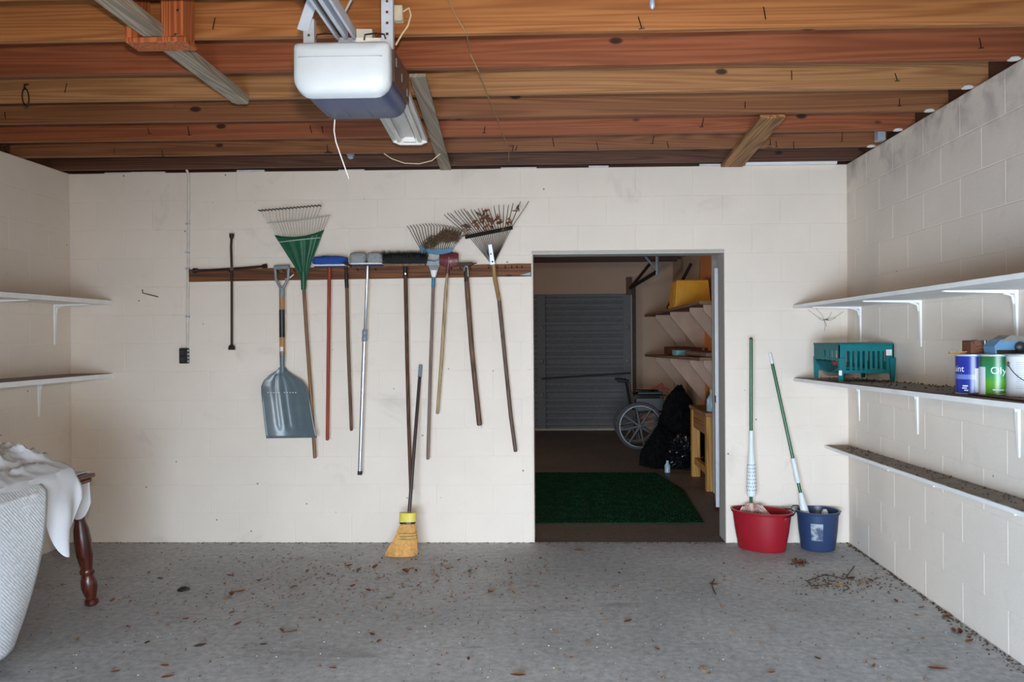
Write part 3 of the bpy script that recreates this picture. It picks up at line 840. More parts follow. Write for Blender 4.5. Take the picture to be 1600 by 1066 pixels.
# blue brush on a red pole
def brush_head(parent, L, R, T, B, off, mat, name, bumps=.004, dep=.05, seedv=0):
    """soft block of bristle: rounded box with an uneven surface; L,R,T,B in pixels"""
    a, b = wq(L, B, off), wq(R, T, off); c = (a + b) / 2; hx, hz = (b.x - a.x) / 2, (b.z - a.z) / 2
    def f(u, v):
        th, ph = u * 2 * PI, (v - .5) * PI
        e = .62
        sg = lambda x, p: math.copysign(abs(x) ** p, x)
        x = sg(math.cos(ph), e) * sg(math.cos(th), e); y = sg(math.cos(ph), e) * sg(math.sin(th), e); z = sg(math.sin(ph), e)
        p = V((x * hx, y * dep, z * hz)); n = nz((p.x * 60 + seedv, p.y * 60, p.z * 60)) * bumps
        return c + p * (1 + n / max(hz, .02))
    return MB().grid(f, 48, 24).build(name, mat, parent, True)
M_BLUEB = plain('blue_bristle', rgb(30, 70, 144), .85, 0, .25, 90, bump=.6)
t = thing('wash_brush', 'blue bristle brush head on a long red wooden pole', 'brush', wq(511, 688, .06))
brush_head(t, 489.5, 543.5, 400, 416, .09, M_BLUEB, 'bristles')
a, b = wq(492, 416.5, .09), wq(541, 413.5, .09)
MB().bevbox(a + V((0, -.045, 0)), b + V((0, .045, 0)), .006).build('white_block', M_WHITE, t)
a, b = wq(493, 418.3, .09), wq(540, 416.3, .09)
MB().bevbox(a + V((0, -.04, 0)), b + V((0, .04, 0)), .004).build('base_plate', plain('navy_plastic', rgb(44, 72, 112), .4), t)
handle(t, [(514.5, 417, .07), (513.5, 520), (511.5, 687)], [.013, .0125, .012], hwood('red_pole', rgb(172, 74, 50), rgb(138, 52, 36)))

# thin hoe
t = thing('garden_hoe', 'narrow hoe with a thin weathered dark handle between the two brushes', 'hoe', wq(549, 673, .06))
MB().tube([wq(541, 413, .07), wq(546, 415, .10), wq(549, 417, .13)], [.006, .005, .004], 8).build('neck', M_DARKSTEEL, t)
MB().prism([wq(540, 410, .10), wq(551, 414.5, .10), wq(551, 417, .10), wq(540, 413, .10)], (0, -.05, 0)).build('hoe_blade', M_DARKSTEEL, t)
MB().tube([wq(541, 412, .07), wq(541, 432, .065), wq(542, 450, .06)], [.006, .0135, .0145], 10).build('socket', M_DARKSTEEL, t, True)
handle(t, [(541.7, 440), (544, 540), (549, 672)], [.0125, .0125, .0115], hwood('grey_brown_ash', rgb(120, 92, 74), rgb(84, 62, 50)))

# grey brush on a telescoping aluminium pole
M_GREYB = plain('grey_bristle', rgb(142, 144, 142), .85, 0, .2, 90, bump=.6)
t = thing('deck_brush', 'grey bristle brush on a telescoping aluminium pole with black end cap', 'brush', wq(562, 741, .06))
brush_head(t, 547, 573.4, 394.5, 413, .09, M_GREYB, 'bristles', seedv=3)
brush_head(t, 573.8, 600, 394.5, 413, .09, M_GREYB, 'bristles', seedv=8)
a, b = wq(549, 414, .09), wq(599, 411, .09)
MB().bevbox(a + V((0, -.045, 0)), b + V((0, .045, 0)), .006).build('head_block', M_WHITE, t)
a, b = wq(550, 416, .09), wq(598, 413.8, .09)
MB().bevbox(a + V((0, -.04, 0)), b + V((0, .04, 0)), .004).build('base_plate', plain('navy_plastic', rgb(44, 72, 112), .4), t)
M_ALU = plain('aluminium_tube', rgb(200, 204, 210), .3, .9, .05)
handle(t, [(574.5, 416, .08), (570.3, 522, .07)], .0112, M_ALU, 'inner_tube')
handle(t, [(569.6, 528, .07), (562.3, 738, .06)], .0148, M_ALU, 'outer_tube')
P = wq(570.2, 515, .07); Q = wq(569.4, 534, .07)
MB().lathe(P, Q, [(0, .015), (.1, .019), (.45, .019), (.5, .0165), (.6, .0195), (.9, .0195), (1, .016)], 14).build('twist_lock', plain('grey_plastic_grip', rgb(122, 130, 138), .4), t, True)
MB().tube([wq(562.4, 736, .06), wq(562.2, 742, .06)], .0168, 14).build('end_cap', M_BLACK, t)

# black push broom
t = thing('push_broom', 'push broom with shaggy black bristles and dark brown handle', 'broom', wq(641, 768, .06))
M_BB = plain('black_bristle', rgb(20, 19, 20), .8, 0, .3, 120)
brush_head(t, 601, 665, 396, 414, .10, M_BB, 'bristle_core', .007, .05, 5)
mb = MB(); rr = random.Random(9)
for k in range(1500):
    px = rr.uniform(599.5, 666.5); yy = rr.uniform(.045, .155)
    a = wq(px, 412, yy); hgt = rr.uniform(.075, .105); lean = (px - 633) / 33 * .014
    d = V((lean + rr.gauss(0, .008), (yy - .1) * -.15 + rr.gauss(0, .008), hgt)); s1 = V((.0022, 0, 0)); s2 = V((0, .0022, 0))
    mb.add([a - s1, a + s1, a - s2 + d * .55, a + s2 + d * .55, a + d], [(0, 1, 3, 2), (2, 3, 4)])
bo = mb.build('bristles', M_BB, t); bo['kind'] = 'stuff'
a, b = wq(601, 416.5, .10), wq(665, 412, .10)
MB().bevbox(a + V((0, -.035, 0)), b + V((0, .035, 0)), .005).build('wooden_block', hwood('broom_block', rgb(150, 118, 92), rgb(110, 84, 62)), t)
MB().tube([wq(633, 416, .09), wq(633.5, 432, .075)], [.014, .0165], 12).build('socket', M_DARKSTEEL, t, True)
MB().lathe(wq(633.3, 428, .092), wq(633.3, 428, .098), [(0, .006), (1, .004)], 8).build('rivet', M_CHROME, t)
handle(t, [(633.5, 420, .075), (636, 560), (638.5, 660), (642, 766)], [.0145, .0135, .013, .0125], hwood('dark_brown_handle', rgb(98, 62, 42), rgb(64, 38, 26)))

# dry leaves
M_LEAF = [plain('dry_leaf_brown', rgb(118, 78, 48), .8, 0, .3, 30), plain('dry_leaf_red', rgb(116, 66, 44), .8, 0, .3, 30), plain('dry_leaf_tan', rgb(160, 124, 80), .8, 0, .25, 30), plain('dry_leaf_dark', rgb(72, 52, 38), .8, 0, .3, 30)]
def leaf_into(mb, c, size, rng, n=None, flat=False):
    c = V(c)
    if flat:
        yaw = rng.uniform(0, 2 * PI); a = V((math.cos(yaw), math.sin(yaw), 0)); b = V((-a.y, a.x, 0)); up = V((0, 0, 1))
    else:
        a = V((rng.gauss(0, 1), rng.gauss(0, .5), rng.gauss(0, 1))).normalized(); b = a.orthogonal().normalized(); b = Matrix.Rotation(rng.uniform(0, 6.28), 3, a) @ b; up = a.cross(b)
    w = size * rng.uniform(.25, .5); curl = size * rng.uniform(.1, .3)
    st = [(-1, 0), (-.55, .8), (0, 1), (.5, .7), (1, 0)]
    pts = []
    for s, ww in st:
        for sd in (-1, 0, 1):
            pts.append(c + a * (s * size * .5) + b * (sd * ww * w * .5) + up * (curl * (abs(sd) * ww * .6 + s * s * .5) + .001))
    fs = []
    for i in range(4):
        for j in range(2): fs.append((i * 3 + j, i * 3 + j + 1, (i + 1) * 3 + j + 1, (i + 1) * 3 + j))
    mb.add(pts, fs); return mb

# blue wire rake
M_RB = plain('blue_enamel', rgb(58, 112, 140), .4, .2, .2, 25)
M_RT = plain('weathered_tine', rgb(84, 80, 80), .45, .6, .2)
t = thing('leaf_rake', 'blue wire leaf rake clogged with a clump of brown dead grass', 'rake', wq(668, 718, .06))
nt_ = 19
def bar2(s): return wq(lerp(656, 707, s), 388 + 6 * math.sin(s * PI * .9) , .085)
for k in range(nt_):
    s = k / (nt_ - 1)
    c0 = wq(lerp(673.5, 682.5, s), 425, .07); b0 = bar2(s); ang = (s - .5)
    tip = wq(lerp(639, 727, s), lerp(357, 362, s) - 6 * math.sin(s * PI), .10)
    tip2 = wq(lerp(636, 722, s) , lerp(353, 358, s) - 6 * math.sin(s * PI), .14)
    MB().tube([b0, b0 + (tip - b0) * .6, tip, tip2], [.0028, .0028, .0026, .0022], 5).build('tine', M_RT, t, True)
    if k % 2 == 0: MB().tube([c0, wq(lerp(667, 689, s), 406, .078), b0], .0026, 5).build('lower_tine', plain('pale_blue_wire', rgb(168, 184, 190), .45, .2), t, True)
mb = MB(); rings = []
for i in range(13):
    p = bar2(i / 12); rings.append([p + V((0, -.012, -.017)), p + V((0, .006, -.017)), p + V((0, .006, .015)), p + V((0, -.012, .015))])
mb.loft(rings); mb.build('tine_band', M_RB, t)
MB().tube([wq(667, 406, .08), wq(679, 408, .085), wq(690, 405, .08)], .004, 6).build('tine_band', M_RB, t)
MB().lathe(wq(678, 422, .068), wq(677.5, 433, .062), [(0, .026), (.6, .02), (1, .013)], 14).build('ferrule', M_WHITE, t, True)
MB().tube([wq(677.5, 430, .062), wq(677, 449, .06)], [.0125, .014], 12).build('sleeve', M_RB, t, True)
handle(t, [(677, 444), (673, 560), (668.5, 717)], .0118, hwood('silvered_handle', rgb(140, 120, 108), rgb(104, 86, 76)))
rr = random.Random(21); mb = MB()
for k in range(420):
    s = rr.random(); cx = lerp(664, 716, s); cy = lerp(383, 368, min(1, s * 1.6)) + rr.gauss(0, 3.6) + (2 if s > .7 else 0)
    c = wq(cx, cy, rr.uniform(.08, .15)); a = rr.gauss(.75, .5); l = rr.uniform(.02, .055)
    d = V((math.cos(a) * l, rr.gauss(0, .012), math.sin(a) * l)); n_ = V((-d.z, 0, d.x)).normalized() * rr.uniform(.001, .0028)
    mb.add([c - d - n_ * .3, c - n_, c + d, c + n_ + V((0, -.004, 0))], [(0, 1, 2, 3)])
o = mb.build('dead_grass_clump', plain('dead_grass', rgb(92, 70, 48), .85, 0, .45, 45)); tag(o, 'clump of brown dead grass caught in the blue wire rake', 'dead grass', None, 'stuff')

# maroon shovel hung head up
M_MAR = plain('maroon_enamel', rgb(104, 46, 50), .4, .1, .2, 20)
t = thing('garden_scraper', 'maroon metal scraper head on a pale wooden handle', 'scraper', wq(683, 647, .06))
def mblade(u, v):
    x = lerp(686.5, 716.5, v); top = 394.5 + 2.2 * (2 * v - 1) ** 4; bot = lerp(412.5, 416.5, v) + 3.5 * math.cos((v - .45) * PI) if True else 0
    return wq(x, lerp(top, bot, u), .085 + .014 * math.sin(u * PI) - .012 * math.cos(v * 2 * PI) * .4)
MB().grid(mblade, 12, 18).build('blade', M_MAR, t, True, .004)
MB().tube([wq(701.3, 401, .10), wq(700.5, 414, .095), wq(698.5, 428, .07)], [.006, .0115, .0125], 10).build('socket', M_MAR, t, True)
MB().lathe(wq(701.3, 402.5, .104), wq(701.3, 402.5, .108), [(0, .005), (1, .003)], 8).build('rivet', M_MAR, t)
handle(t, [(700, 417, .08), (697, 450, .065), (690, 560), (683.5, 646)], [.006, .0125, .0125, .0115], hwood('pale_bleached_handle', rgb(190, 170, 130), rgb(146, 124, 92)))

# old hook-headed hoe with a thick handle
t = thing('grub_hoe', 'old grubbing hoe with a steel hook head and thick rough brown handle', 'hoe', wq(750, 668, .06))
MB().prism([wq(715, 415, .09), wq(719, 411, .09), wq(739, 410.5, .09), (wq(741, 413, .09)), wq(735, 416, .09), wq(724, 417, .09)], (0, -.05, 0)).build('head', M_DARKSTEEL, t)
MB().tube([wq(733, 412.5, .12), wq(745, 411, .15)], [.005, .003], 6).build('spike', M_DARKSTEEL, t)
MB().tube([wq(724.5, 424, .10), wq(726, 416.5, .12), wq(729.5, 415.5, .12), wq(731, 421, .11), wq(731, 432, .10)], [.004, .006, .007, .006, .005], 8).build('hook', M_CHROME, t, True)
MB().tube([wq(728, 414, .08), wq(729, 440, .07)], [.013, .017], 12).build('socket', M_DARKSTEEL, t, True)
handle(t, [(729, 434, .07), (731, 465, .065), (737, 545), (743, 605), (749.3, 664)], [.017, .0185, .0175, .0175, .019], hwood('rough_brown_handle', rgb(120, 90, 72), rgb(76, 54, 42)))
MB().tube([wq(749.5, 664, .06), wq(750.2, 671, .06)], .004, 6).build('end_bolt', M_STEEL, t)

# big dark leaf rake
M_DT = plain('dark_tine', rgb(58, 50, 46), .42, .6, .25)
t = thing('leaf_rake', 'large dark wire leaf rake with red brown leaves stuck in its tines', 'rake', wq(806, 706, .06))
nt_ = 21
tips = [(694, 336), (703, 333), (714, 330), (722, 327), (731, 330), (742, 328), (752, 327), (762, 326), (776, 322), (790, 319), (803, 317), (826, 312.5)]
for k in range(nt_):
    s = k / (nt_ - 1)
    hub = wq(lerp(766, 773, s), 410, .07); b0 = wq(lerp(733, 799, s), lerp(369.5, 356, s), .10)
    e = pline([V((*p, 0)) for p in tips], s); e.y += random.uniform(-2, 2)
    tip = wq(e.x, e.y, .16); pre = wq(lerp(b0_x := lerp(733, 799, s), e.x, .86), lerp(lerp(369.5, 356, s), e.y, .84), .125)
    MB().tube([hub, b0, pre, tip], [.0026, .0028, .0026, .0021], 5).build('tine', M_DT, t, True)
rings = []
for i in range(9):
    p = wq(lerp(727, 801, i / 8), lerp(370.5, 355.5, i / 8), .105); rings.append([p + V((0, -.010, -.013)), p + V((0, .012, -.013)), p + V((0, .012, .011)), p + V((0, -.010, .011))])
MB().loft(rings).build('tine_band', plain('dark_band_steel', rgb(30, 27, 26), .8, .0, spec=.15), t)
MB().prism([wq(763, 383, .10), wq(768.5, 382, .10), wq(773.5, 413, .085), wq(766.5, 414, .085)], (0, -.010, 0)).build('bracket', M_STEEL, t)
for px, py in ((767, 397), (769.5, 409)):
    MB().lathe(wq(px, py, .098), wq(px, py, .108), [(0, .007), (1, .005)], 8).build('bolt', M_NAIL, t)
hb = handle(t, [(770, 408, .075), (773.5, 436, .068), (780, 470, .063)], [.0145, .0155, .0145], hwood('worn_yellow_handle', rgb(176, 142, 92), rgb(132, 98, 58)), 'handle_top', cap=False)
handle(t, [(780, 470, .063), (789, 560), (798, 650), (805.5, 705)], [.0145, .014, .014, .0135], hwood('weathered_dark_handle', rgb(112, 92, 80), rgb(76, 60, 50)))
rr = random.Random(4); k = 0
for (cx, cy, n_) in ((727, 353, 2), (733, 356, 3), (740, 346, 3), (747, 353, 4), (752, 348, 4), (759, 341, 5), (764, 345, 5), (775, 344, 4), (782, 346, 3), (796, 345, 4), (793, 350, 2), (722, 364, 3), (760, 332, 2), (807, 326, 2), (811, 329, 1), (747, 338, 1), (760, 356, 3), (768, 355, 2), (787, 356, 2)):
    for q in range(n_):
        o = leaf_into(MB(), wq(cx + rr.gauss(0, 2.5), cy + rr.gauss(0, 2.5), rr.uniform(.115, .135)), rr.uniform(.035, .062), rr).build('dry_leaf', M_LEAF[rr.choice((0, 0, 1, 1, 3))])
        tag(o, 'curled brown leaf caught in the tines of the large dark rake', 'leaf', 'leaves caught in the large rake')

# corn broom leaning on the wall
ft = PZ(627, 869, .0); top = wq(657, 573, .016)
t = thing('corn_broom', 'corn broom with yellow cap leaning against the wall on its bristles', 'broom', ft)
neck = V(PY(639.5, 800, lerp(ft.y, D, .20)))
MB().tube([top, neck], [.0115, .0125], 12).build('handle', plain('dark_metal_tube', rgb(72, 60, 58), .35, .5), t, True)
MB().tube([top + (top - neck).normalized() * .012, top + (neck - top).normalized() * .075], .0138, 12).build('grip', plain('grey_plastic_grip', rgb(122, 130, 138), .4), t, True)
cy_ = neck.y
def bpt(px, py, dy): 
    q = PY(px, py, lerp(ft.y, D, .20 * (869 - py) / 69)); return q + V((0, dy, 0))
def bring(l, r, py, th, n=16):
    c = (bpt(l, py, 0) + bpt(r, py, 0)) / 2; hw_ = abs(bpt(r, py, 0).x - bpt(l, py, 0).x) / 2
    return [c + V((math.copysign(abs(math.cos(2 * PI * j / n)) ** .7, math.cos(2 * PI * j / n)) * hw_, math.sin(2 * PI * j / n) * th, 0)) for j in range(n)]
mb = MB().loft([bring(624.5, 650.5, 801, .03), bring(624, 650.5, 808, .034), bring(623.5, 650, 815, .034)]); cap = mb.build('cap', plain('yellow_vinyl', rgb(222, 204, 84), .45), t, True)
MB().loft([bring(624.2, 649.8, 814.5, .0345), bring(624.5, 649, 818, .034)]).build('cap_band', M_BLACK, cap)
M_CORN = plain('broom_corn', rgb(206, 152, 84), .8, 0, .22, 60)
core = MB().loft([bring(626, 648.5, 816, .028), bring(621, 649.5, 832, .034), bring(616, 650.5, 842, .036), bring(610, 650.5, 855, .036), bring(604, 648.5, 868.5, .034)]).build('bristle_core', M_CORN, t, True)
rr = random.Random(2); mb = MB()
for k in range(750):
    s = rr.random(); a_ = rr.uniform(0, 2 * PI)
    p0_ = bring(626, 648.5, 817, .028)[int(a_ / (2 * PI) * 16) % 16]
    u = (p0_.x - bpt(626, 817, 0).x) / (bpt(648.5, 817, 0).x - bpt(626, 817, 0).x); u = min(1, max(0, u + rr.gauss(0, .05)))
    e = bpt(lerp(602, 651, u) + rr.gauss(0, .8), 870 + rr.gauss(0, 1.5), math.sin(a_) * .036); e.z = max(.002, e.z)
    mid = bpt(lerp(617, 650.5, u), 840, math.sin(a_) * .038)
    w = V((.0016, 0, 0))
    mb.add([p0_ - w, p0_ + w, mid - w, mid + w, e], [(0, 1, 3, 2), (2, 3, 4)])
o = mb.build('bristles', M_CORN, t); o['kind'] = 'stuff'
for py, l, r in ((832, 621, 649.8), (836.5, 619, 650.3), (841, 616.5, 650.8)):
    ring_ = bring(l - .4, r + .4, py, .039); 
    MB().tube(ring_ + [ring_[0]], .0028, 5).build('stitching', plain('green_twine', rgb(122, 126, 72), .8), t)
# ================================================================== SHELVES
M_DUST = plain('dusty_shelf_top', rgb(128, 116, 104), .9, 0, .3, 22)
def shelf(label, side, y0, y1, z0, z1, depth, th, brackets, leg=.26, dust=True):
    """shelf on a side wall; y0,z0 at the near end, y1,z1 at the tool wall; side +1 right, -1 left"""
    xw = XR if side > 0 else XL; xf = xw - side * depth
    t = thing('wall_shelf', label, 'shelf', (xw, y1, z1))
    zz = lambda y: lerp(z1, z0, (y1 - y) / (y1 - y0))
    n = 12; mb = MB(); rings = []
    for k in range(n + 1):
        y = lerp(y1, y0, k / n); z = zz(y) + .0015 * nz((y * 3, z0, 0))
        rings.append([V((xw - side * .002, y, z - th)), V((xf, y, z - th)), V((xf, y, z)), V((xw - side * .002, y, z))])
    mb.loft(rings); mb.build('board', M_WHITE, t)
    if dust:
        mb = MB(); 
        mb.grid(lambda u, v: V((lerp(xf + side * (.012 + .01 * nz((u * 40, 3, z0))), xw - side * .003, v), lerp(y1 - .005, y0, u), zz(lerp(y1, y0, u)) + .0022 + .001 * nz((u * 60, v * 9, 1)))), 60, 4)
        mb.build('dust_layer', M_DUST, t)
    for by in brackets:
        zb = zz(by) - th - .001
        mb = MB()
        # arm under the board
        mb.loft([[V((xw - side * .002, by - .014, zb)), V((xw - side * .002, by + .014, zb)), V((xw - side * .002, by + .014, zb - .016)), V((xw - side * .002, by - .014, zb - .016))],
                 [V((xf + side * .06, by - .010, zb)), V((xf + side * .06, by + .010, zb)), V((xf + side * .06, by + .010, zb - .006)), V((xf + side * .06, by - .010, zb - .006))]])
        # leg on the wall, tapering
        mb.loft([[V((xw - side * .002, by - .016, zb - .002)), V((xw - side * .002, by + .016, zb - .002)), V((xw - side * .016, by + .014, zb - .002)), V((xw - side * .016, by - .014, zb - .002))],
                 [V((xw - side * .001, by - .009, zb - leg)), V((xw - side * .001, by + .009, zb - leg)), V((xw - side * .005, by + .006, zb - leg)), V((xw - side * .005, by - .006, zb - leg))]])
        # curved gusset
        mb.tube([V((xw - side * .012, by, zb - .06)), V((xw - side * .022, by, zb - .024)), V((xw - side * .06, by, zb - .012))], .006, 6)
        mb.build('bracket', M_WHITE, t)
    return t
def yw(px, py=600, side=1): return PX(px, py, XR if side > 0 else XL).y
xt = PY(1239, 478, D - .01)
shelf('top white shelf on the right wall, bare, on three metal brackets', 1, 1.55, D - .005, 1.672, xt.z + .004, XR - xt.x, .021, (yw(1346), yw(1440), yw(1590), 2.5))
xm = PY(1240, 591, D - .01)
ZM1, ZM0, YM0 = xm.z, 1.228, 1.55
shelf('middle white shelf on the right wall holding paint cans and a teal crate', 1, YM0, D - .005, ZM0, ZM1, XR - xm.x, .022, (yw(1343), yw(1434), yw(1592), 2.5))
def zmid(y): return lerp(ZM1, ZM0, (D - .005 - y) / (D - .005 - YM0)) + .003
xb = PY(1289, 696, D - .01)
ZB1, ZB0 = xb.z, .775
shelf('lowest and narrowest white shelf on the right wall, dusty and empty', 1, 1.55, D - .005, ZB0, ZB1, .17, .018, (yw(1390), yw(1462), yw(1590), 2.5), .06)
xl = PY(175, 470, D - .01)
shelf('upper white shelf on the dim left wall', -1, 3.2, D - .005, xl.z, xl.z, xl.x - XL, .03, (yw(85, 500, -1), yw(-20, 500, -1)), .28)
xl2 = PY(176, 584, D - .01)
shelf('lower white shelf on the dim left wall', -1, 3.2, D - .005, xl2.z, xl2.z, xl2.x - XL, .03, (yw(60, 600, -1), yw(-40, 600, -1)), .24)
# grit on the shelves
rr = random.Random(11); mb = MB()
for k in range(420):
    y = rr.uniform(2.3, 5.5); low = rr.random() < .5
    x = XR - (rr.random() ** 1.6) * (.15 if low else .3) - .01
    z = (lerp(ZB1, ZB0, (D - y) / (D - 1.55)) if low else zmid(y)) + .002
    s = rr.uniform(.003, .009)
    c = V((x, y, z)); mb.add([c + V((-s, 0, 0)), c + V((s * .3, -s, 0)), c + V((s, s * .6, 0)), c + V((0, 0, s * 1.1))], [(0, 1, 3), (1, 2, 3), (2, 0, 3), (0, 2, 1)])
o = mb.build('shelf_grit', M_LEAF[3]); tag(o, 'dark grit and dead leaf crumbs scattered on the right wall shelves', 'grit', None, 'stuff')

# ------------------------------------------------------------------ teal crate
M_TEAL = plain('teal_plastic', rgb(16, 104, 108), .55, 0, .08, 20, .25)
ya, yb = 4.86, 5.32
xa, xb_ = PY(1311, 590, ya).x, XR - .012
zs = zmid(ya) + .001
ztp = PY(1350, 537, ya).z
t = thing('plastic_crate', 'teal plastic slotted crate on short legs on the middle shelf', 'crate', (xa, ya, zs))
def slot_panel(o, ux, L, zlo, zhi, s0, s1, n, z_s0, z_s1, th=.006, sw=.5, name='panel', nrm=V((0, 1, 0))):
    """upright panel with n slots between s0 and s1 along ux"""
    mb = MB(); p = lambda u, z, d: V(o) + ux * u + V((0, 0, z - o[2])) + nrm * d
    def slab(u0, u1, za, zb):
        mb.loft([[p(u0, za, d), p(u1, za, d), p(u1, zb, d), p(u0, zb, d)] for d in (0, th)])
    slab(0, L, z_s1, zhi); slab(0, L, zlo, z_s0); slab(0, s0, z_s0, z_s1); slab(s1, L, z_s0, z_s1)
    st = (s1 - s0) / n
    for k in range(1, n): slab(s0 + st * k - st * (1 - sw) / 2, s0 + st * k + st * (1 - sw) / 2, z_s0, z_s1)
    mb.build(name, M_TEAL, t)
H = ztp - zs; W = xb_ - xa; LN = yb - ya
slot_panel((xa, ya, zs), V((1, 0, 0)), W, zs + H * .22, ztp, W * .13, W * .86, 8, zs + H * .30, zs + H * .80, name='end_panel')
slot_panel((xa, yb, zs), V((1, 0, 0)), W, zs + H * .22, ztp, W * .13, W * .86, 8, zs + H * .30, zs + H * .80, name='end_panel')
slot_panel((xa, ya, zs), V((0, 1, 0)), LN, zs + H * .56, ztp, LN * .06, LN * .62, 4, zs + H * .62, zs + H * .82, name='side_panel', nrm=V((1, 0, 0)))
slot_panel((xb_ - .006, ya, zs), V((0, 1, 0)), LN, zs + H * .3, ztp, LN * .06, LN * .94, 6, zs + H * .5, zs + H * .8, name='side_panel', nrm=V((1, 0, 0)))
# sagging trough floor
mb = MB(); mb.grid(lambda u, v: V((lerp(xa, xb_, v), lerp(ya + .004, yb - .004, u), zs + H * (.20 + .36 * (abs(u - .42) / .58) ** 2 * (1 - .55 * v)))), 16, 6)
mb.build('trough', M_TEAL, t, True, .004)
for (x, y, lean) in ((xa, ya, 1), (xa, yb, 1), (xb_, ya, -1), (xb_, yb, -1), ((xa + xb_) / 2, yb - .05, 0)):
    w = .026
    x0 = x if lean > 0 else x - w
    if lean == 0: x0 = x - w / 2
    mb = MB(); top_ = zs + H * (.62 if lean else .3)
    mb.loft([[V((x0 + (.006 if lean < 0 else 0), y - .010, zs)), V((x0 + w - (.006 if lean > 0 else 0), y - .010, zs)), V((x0 + w - (.006 if lean > 0 else 0), y + .010, zs)), V((x0 + (.006 if lean < 0 else 0), y + .010, zs))],
             [V((x0 - .003, y - .012, top_)), V((x0 + w * 1.3, y - .012, top_)), V((x0 + w * 1.3, y + .012, top_)), V((x0 - .003, y + .012, top_))]])
    mb.build('leg', M_TEAL, t)
mb = MB(); 
for a, b in (((xa - .006, ya - .006, ztp - .008), (xb_, ya + .008, ztp + .002)), ((xa - .006, yb - .008, ztp - .008), (xb_, yb + .006, ztp + .002)), ((xa - .006, ya, ztp - .008), (xa + .008, yb, ztp + .002)), ((xb_ - .01, ya, ztp - .008), (xb_, yb, ztp + .002))): mb.bevbox(a, b, .003)
mb.build('rim', M_TEAL, t)
a = PY(1389, 551, ya - .004)
MB().bevbox(a + V((-.017, -.002, -.018)), a + V((.017, .002, .018)), .001).build('sticker', plain('white_sticker', rgb(222, 216, 208), .5), t)
a = PY(1313, 583, ya - .014)
MB().bevbox(a + V((-.009, -.004, -.016)), a + V((.010, .002, .016)), .003).build('clip', M_WHITE, t)
MB().bb((xa + .012, ya + .06, zs + H * .42), (xa + .07, ya + .15, zs + H * .52)).build('liner', plain('dull_red_rag', rgb(124, 48, 48), .8), t)

# ------------------------------------------------------------------ paint cans
def text_on_cyl(parent, txt, c, R, ang0, z, size, mat, name='lettering', lift=.0008):
    """lettering wrapped round an upright can; ang0 = where it starts, measured from the can's front"""
    cu = bpy.data.curves.new(name, 'FONT'); cu.body = txt; cu.size = size
    to = bpy.data.objects.new(name, cu); COL.objects.link(to)
    dg = bpy.context.evaluated_depsgraph_get(); dg.update()
    me = bpy.data.meshes.new_from_object(to.evaluated_get(dg))
    bpy.data.objects.remove(to)
    off = world_loc(parent)
    for v in me.vertices:
        a = ang0 + v.co.x / R
        v.co = V((c[0] + (R + lift) * math.sin(a), c[1] - (R + lift) * math.cos(a), z + v.co.y)) - off
    me.materials.clear(); me.materials.append(mat)
    o = bpy.data.objects.new(name, me); COL.objects.link(o); o.parent = parent
    return o
def can(label, c, R, Hc, wrap, bail_dir, lid=M_STEEL, bail=True):
    c = V(c); t = thing('paint_can', label, 'paint can', c)
    MB().lathe(c, c + V((0, 0, Hc)), [(0, R * .96), (.0, R), (.02, R * 1.01), (.04, R * .985), (.95, R * .985), (.97, R * 1.02), (1, R * 1.02), (1, R * .92), (.985, R * .9)], 36).build('body', lid, t, True)
    def wrapf(a0, a1, z0, z1, mat, nm, lift=.0):
        n = max(4, int(abs(a1 - a0) / .15))
        MB().grid(lambda u, v: c + V(((R * .995 + lift) * math.sin(lerp(a0, a1, u)), -(R * .995 + lift) * math.cos(lerp(a0, a1, u)), lerp(z0, z1, v) * Hc)), n, 1).build(nm, mat, t, True)
    for w in wrap: wrapf(*w)
    if bail:
        for s_ in (bail_dir,):
            ea = c + V((R * 1.03 * math.sin(s_), -R * 1.03 * math.cos(s_), Hc * .78)); nv = V((math.sin(s_), -math.cos(s_), 0)); tv = V((math.cos(s_), math.sin(s_), 0))
            MB().lathe(ea - nv * .004, ea + nv * .006, [(0, .010), (.6, .010), (1, .004)], 14).build('bail_ear', M_CHROME, t, True)
            pts = []
            for k in range(13):
                u = k / 12; a = s_ + u * 2.6; zz_ = Hc * .78 - math.sin(u * PI) * Hc * .42
                pts.append(c + V((R * 1.07 * math.sin(a), -R * 1.07 * math.cos(a), zz_)))
            MB().tube(pts, .0016, 6).build('bail_wire', M_NAIL, t, True)
    return t
M_CBLUE = plain('label_royal_blue', rgb(34, 46, 140), .3, 0, .08); M_CWHITE = plain('label_white', rgb(214, 216, 218), .4, 0, .03)
M_CLAV = plain('label_pale_blue', rgb(104, 118, 182), .3, 0, .1); M_PRINT = plain('white_print', rgb(220, 224, 226), .4)
mt, nt, b = _new('label_green')
vec = _coords(nt); sx = nt.nodes.new('ShaderNodeSeparateXYZ'); nt.links.new(vec, sx.inputs[0])
nf = _noise(nt, vec, 16, 3)
ad = _n(nt, 'ShaderNodeMath', operation='MULTIPLY_ADD'); nt.links.new(sx.outputs[2], ad.inputs[0]); ad.inputs[1].default_value = 5.2; 
m2 = _n(nt, 'ShaderNodeMath', operation='MULTIPLY'); m2.inputs[1].default_value = .35; nt.links.new(nf, m2.inputs[0]); nt.links.new(m2.outputs[0], ad.inputs[2])
nt.links.new(_ramp(nt, ad.outputs[0], [(.1, rgb(62, 128, 38)), (.45, rgb(92, 158, 40)), (.65, rgb(40, 134, 92)), (.95, rgb(38, 104, 52))]), b.inputs['Base Color']); b.inputs['Roughness'].default_value = .3
M_CGREEN = mt
Rc, Hc = .068, .168
yb1, yg, yw_ = 3.46, 3.33, 3.20
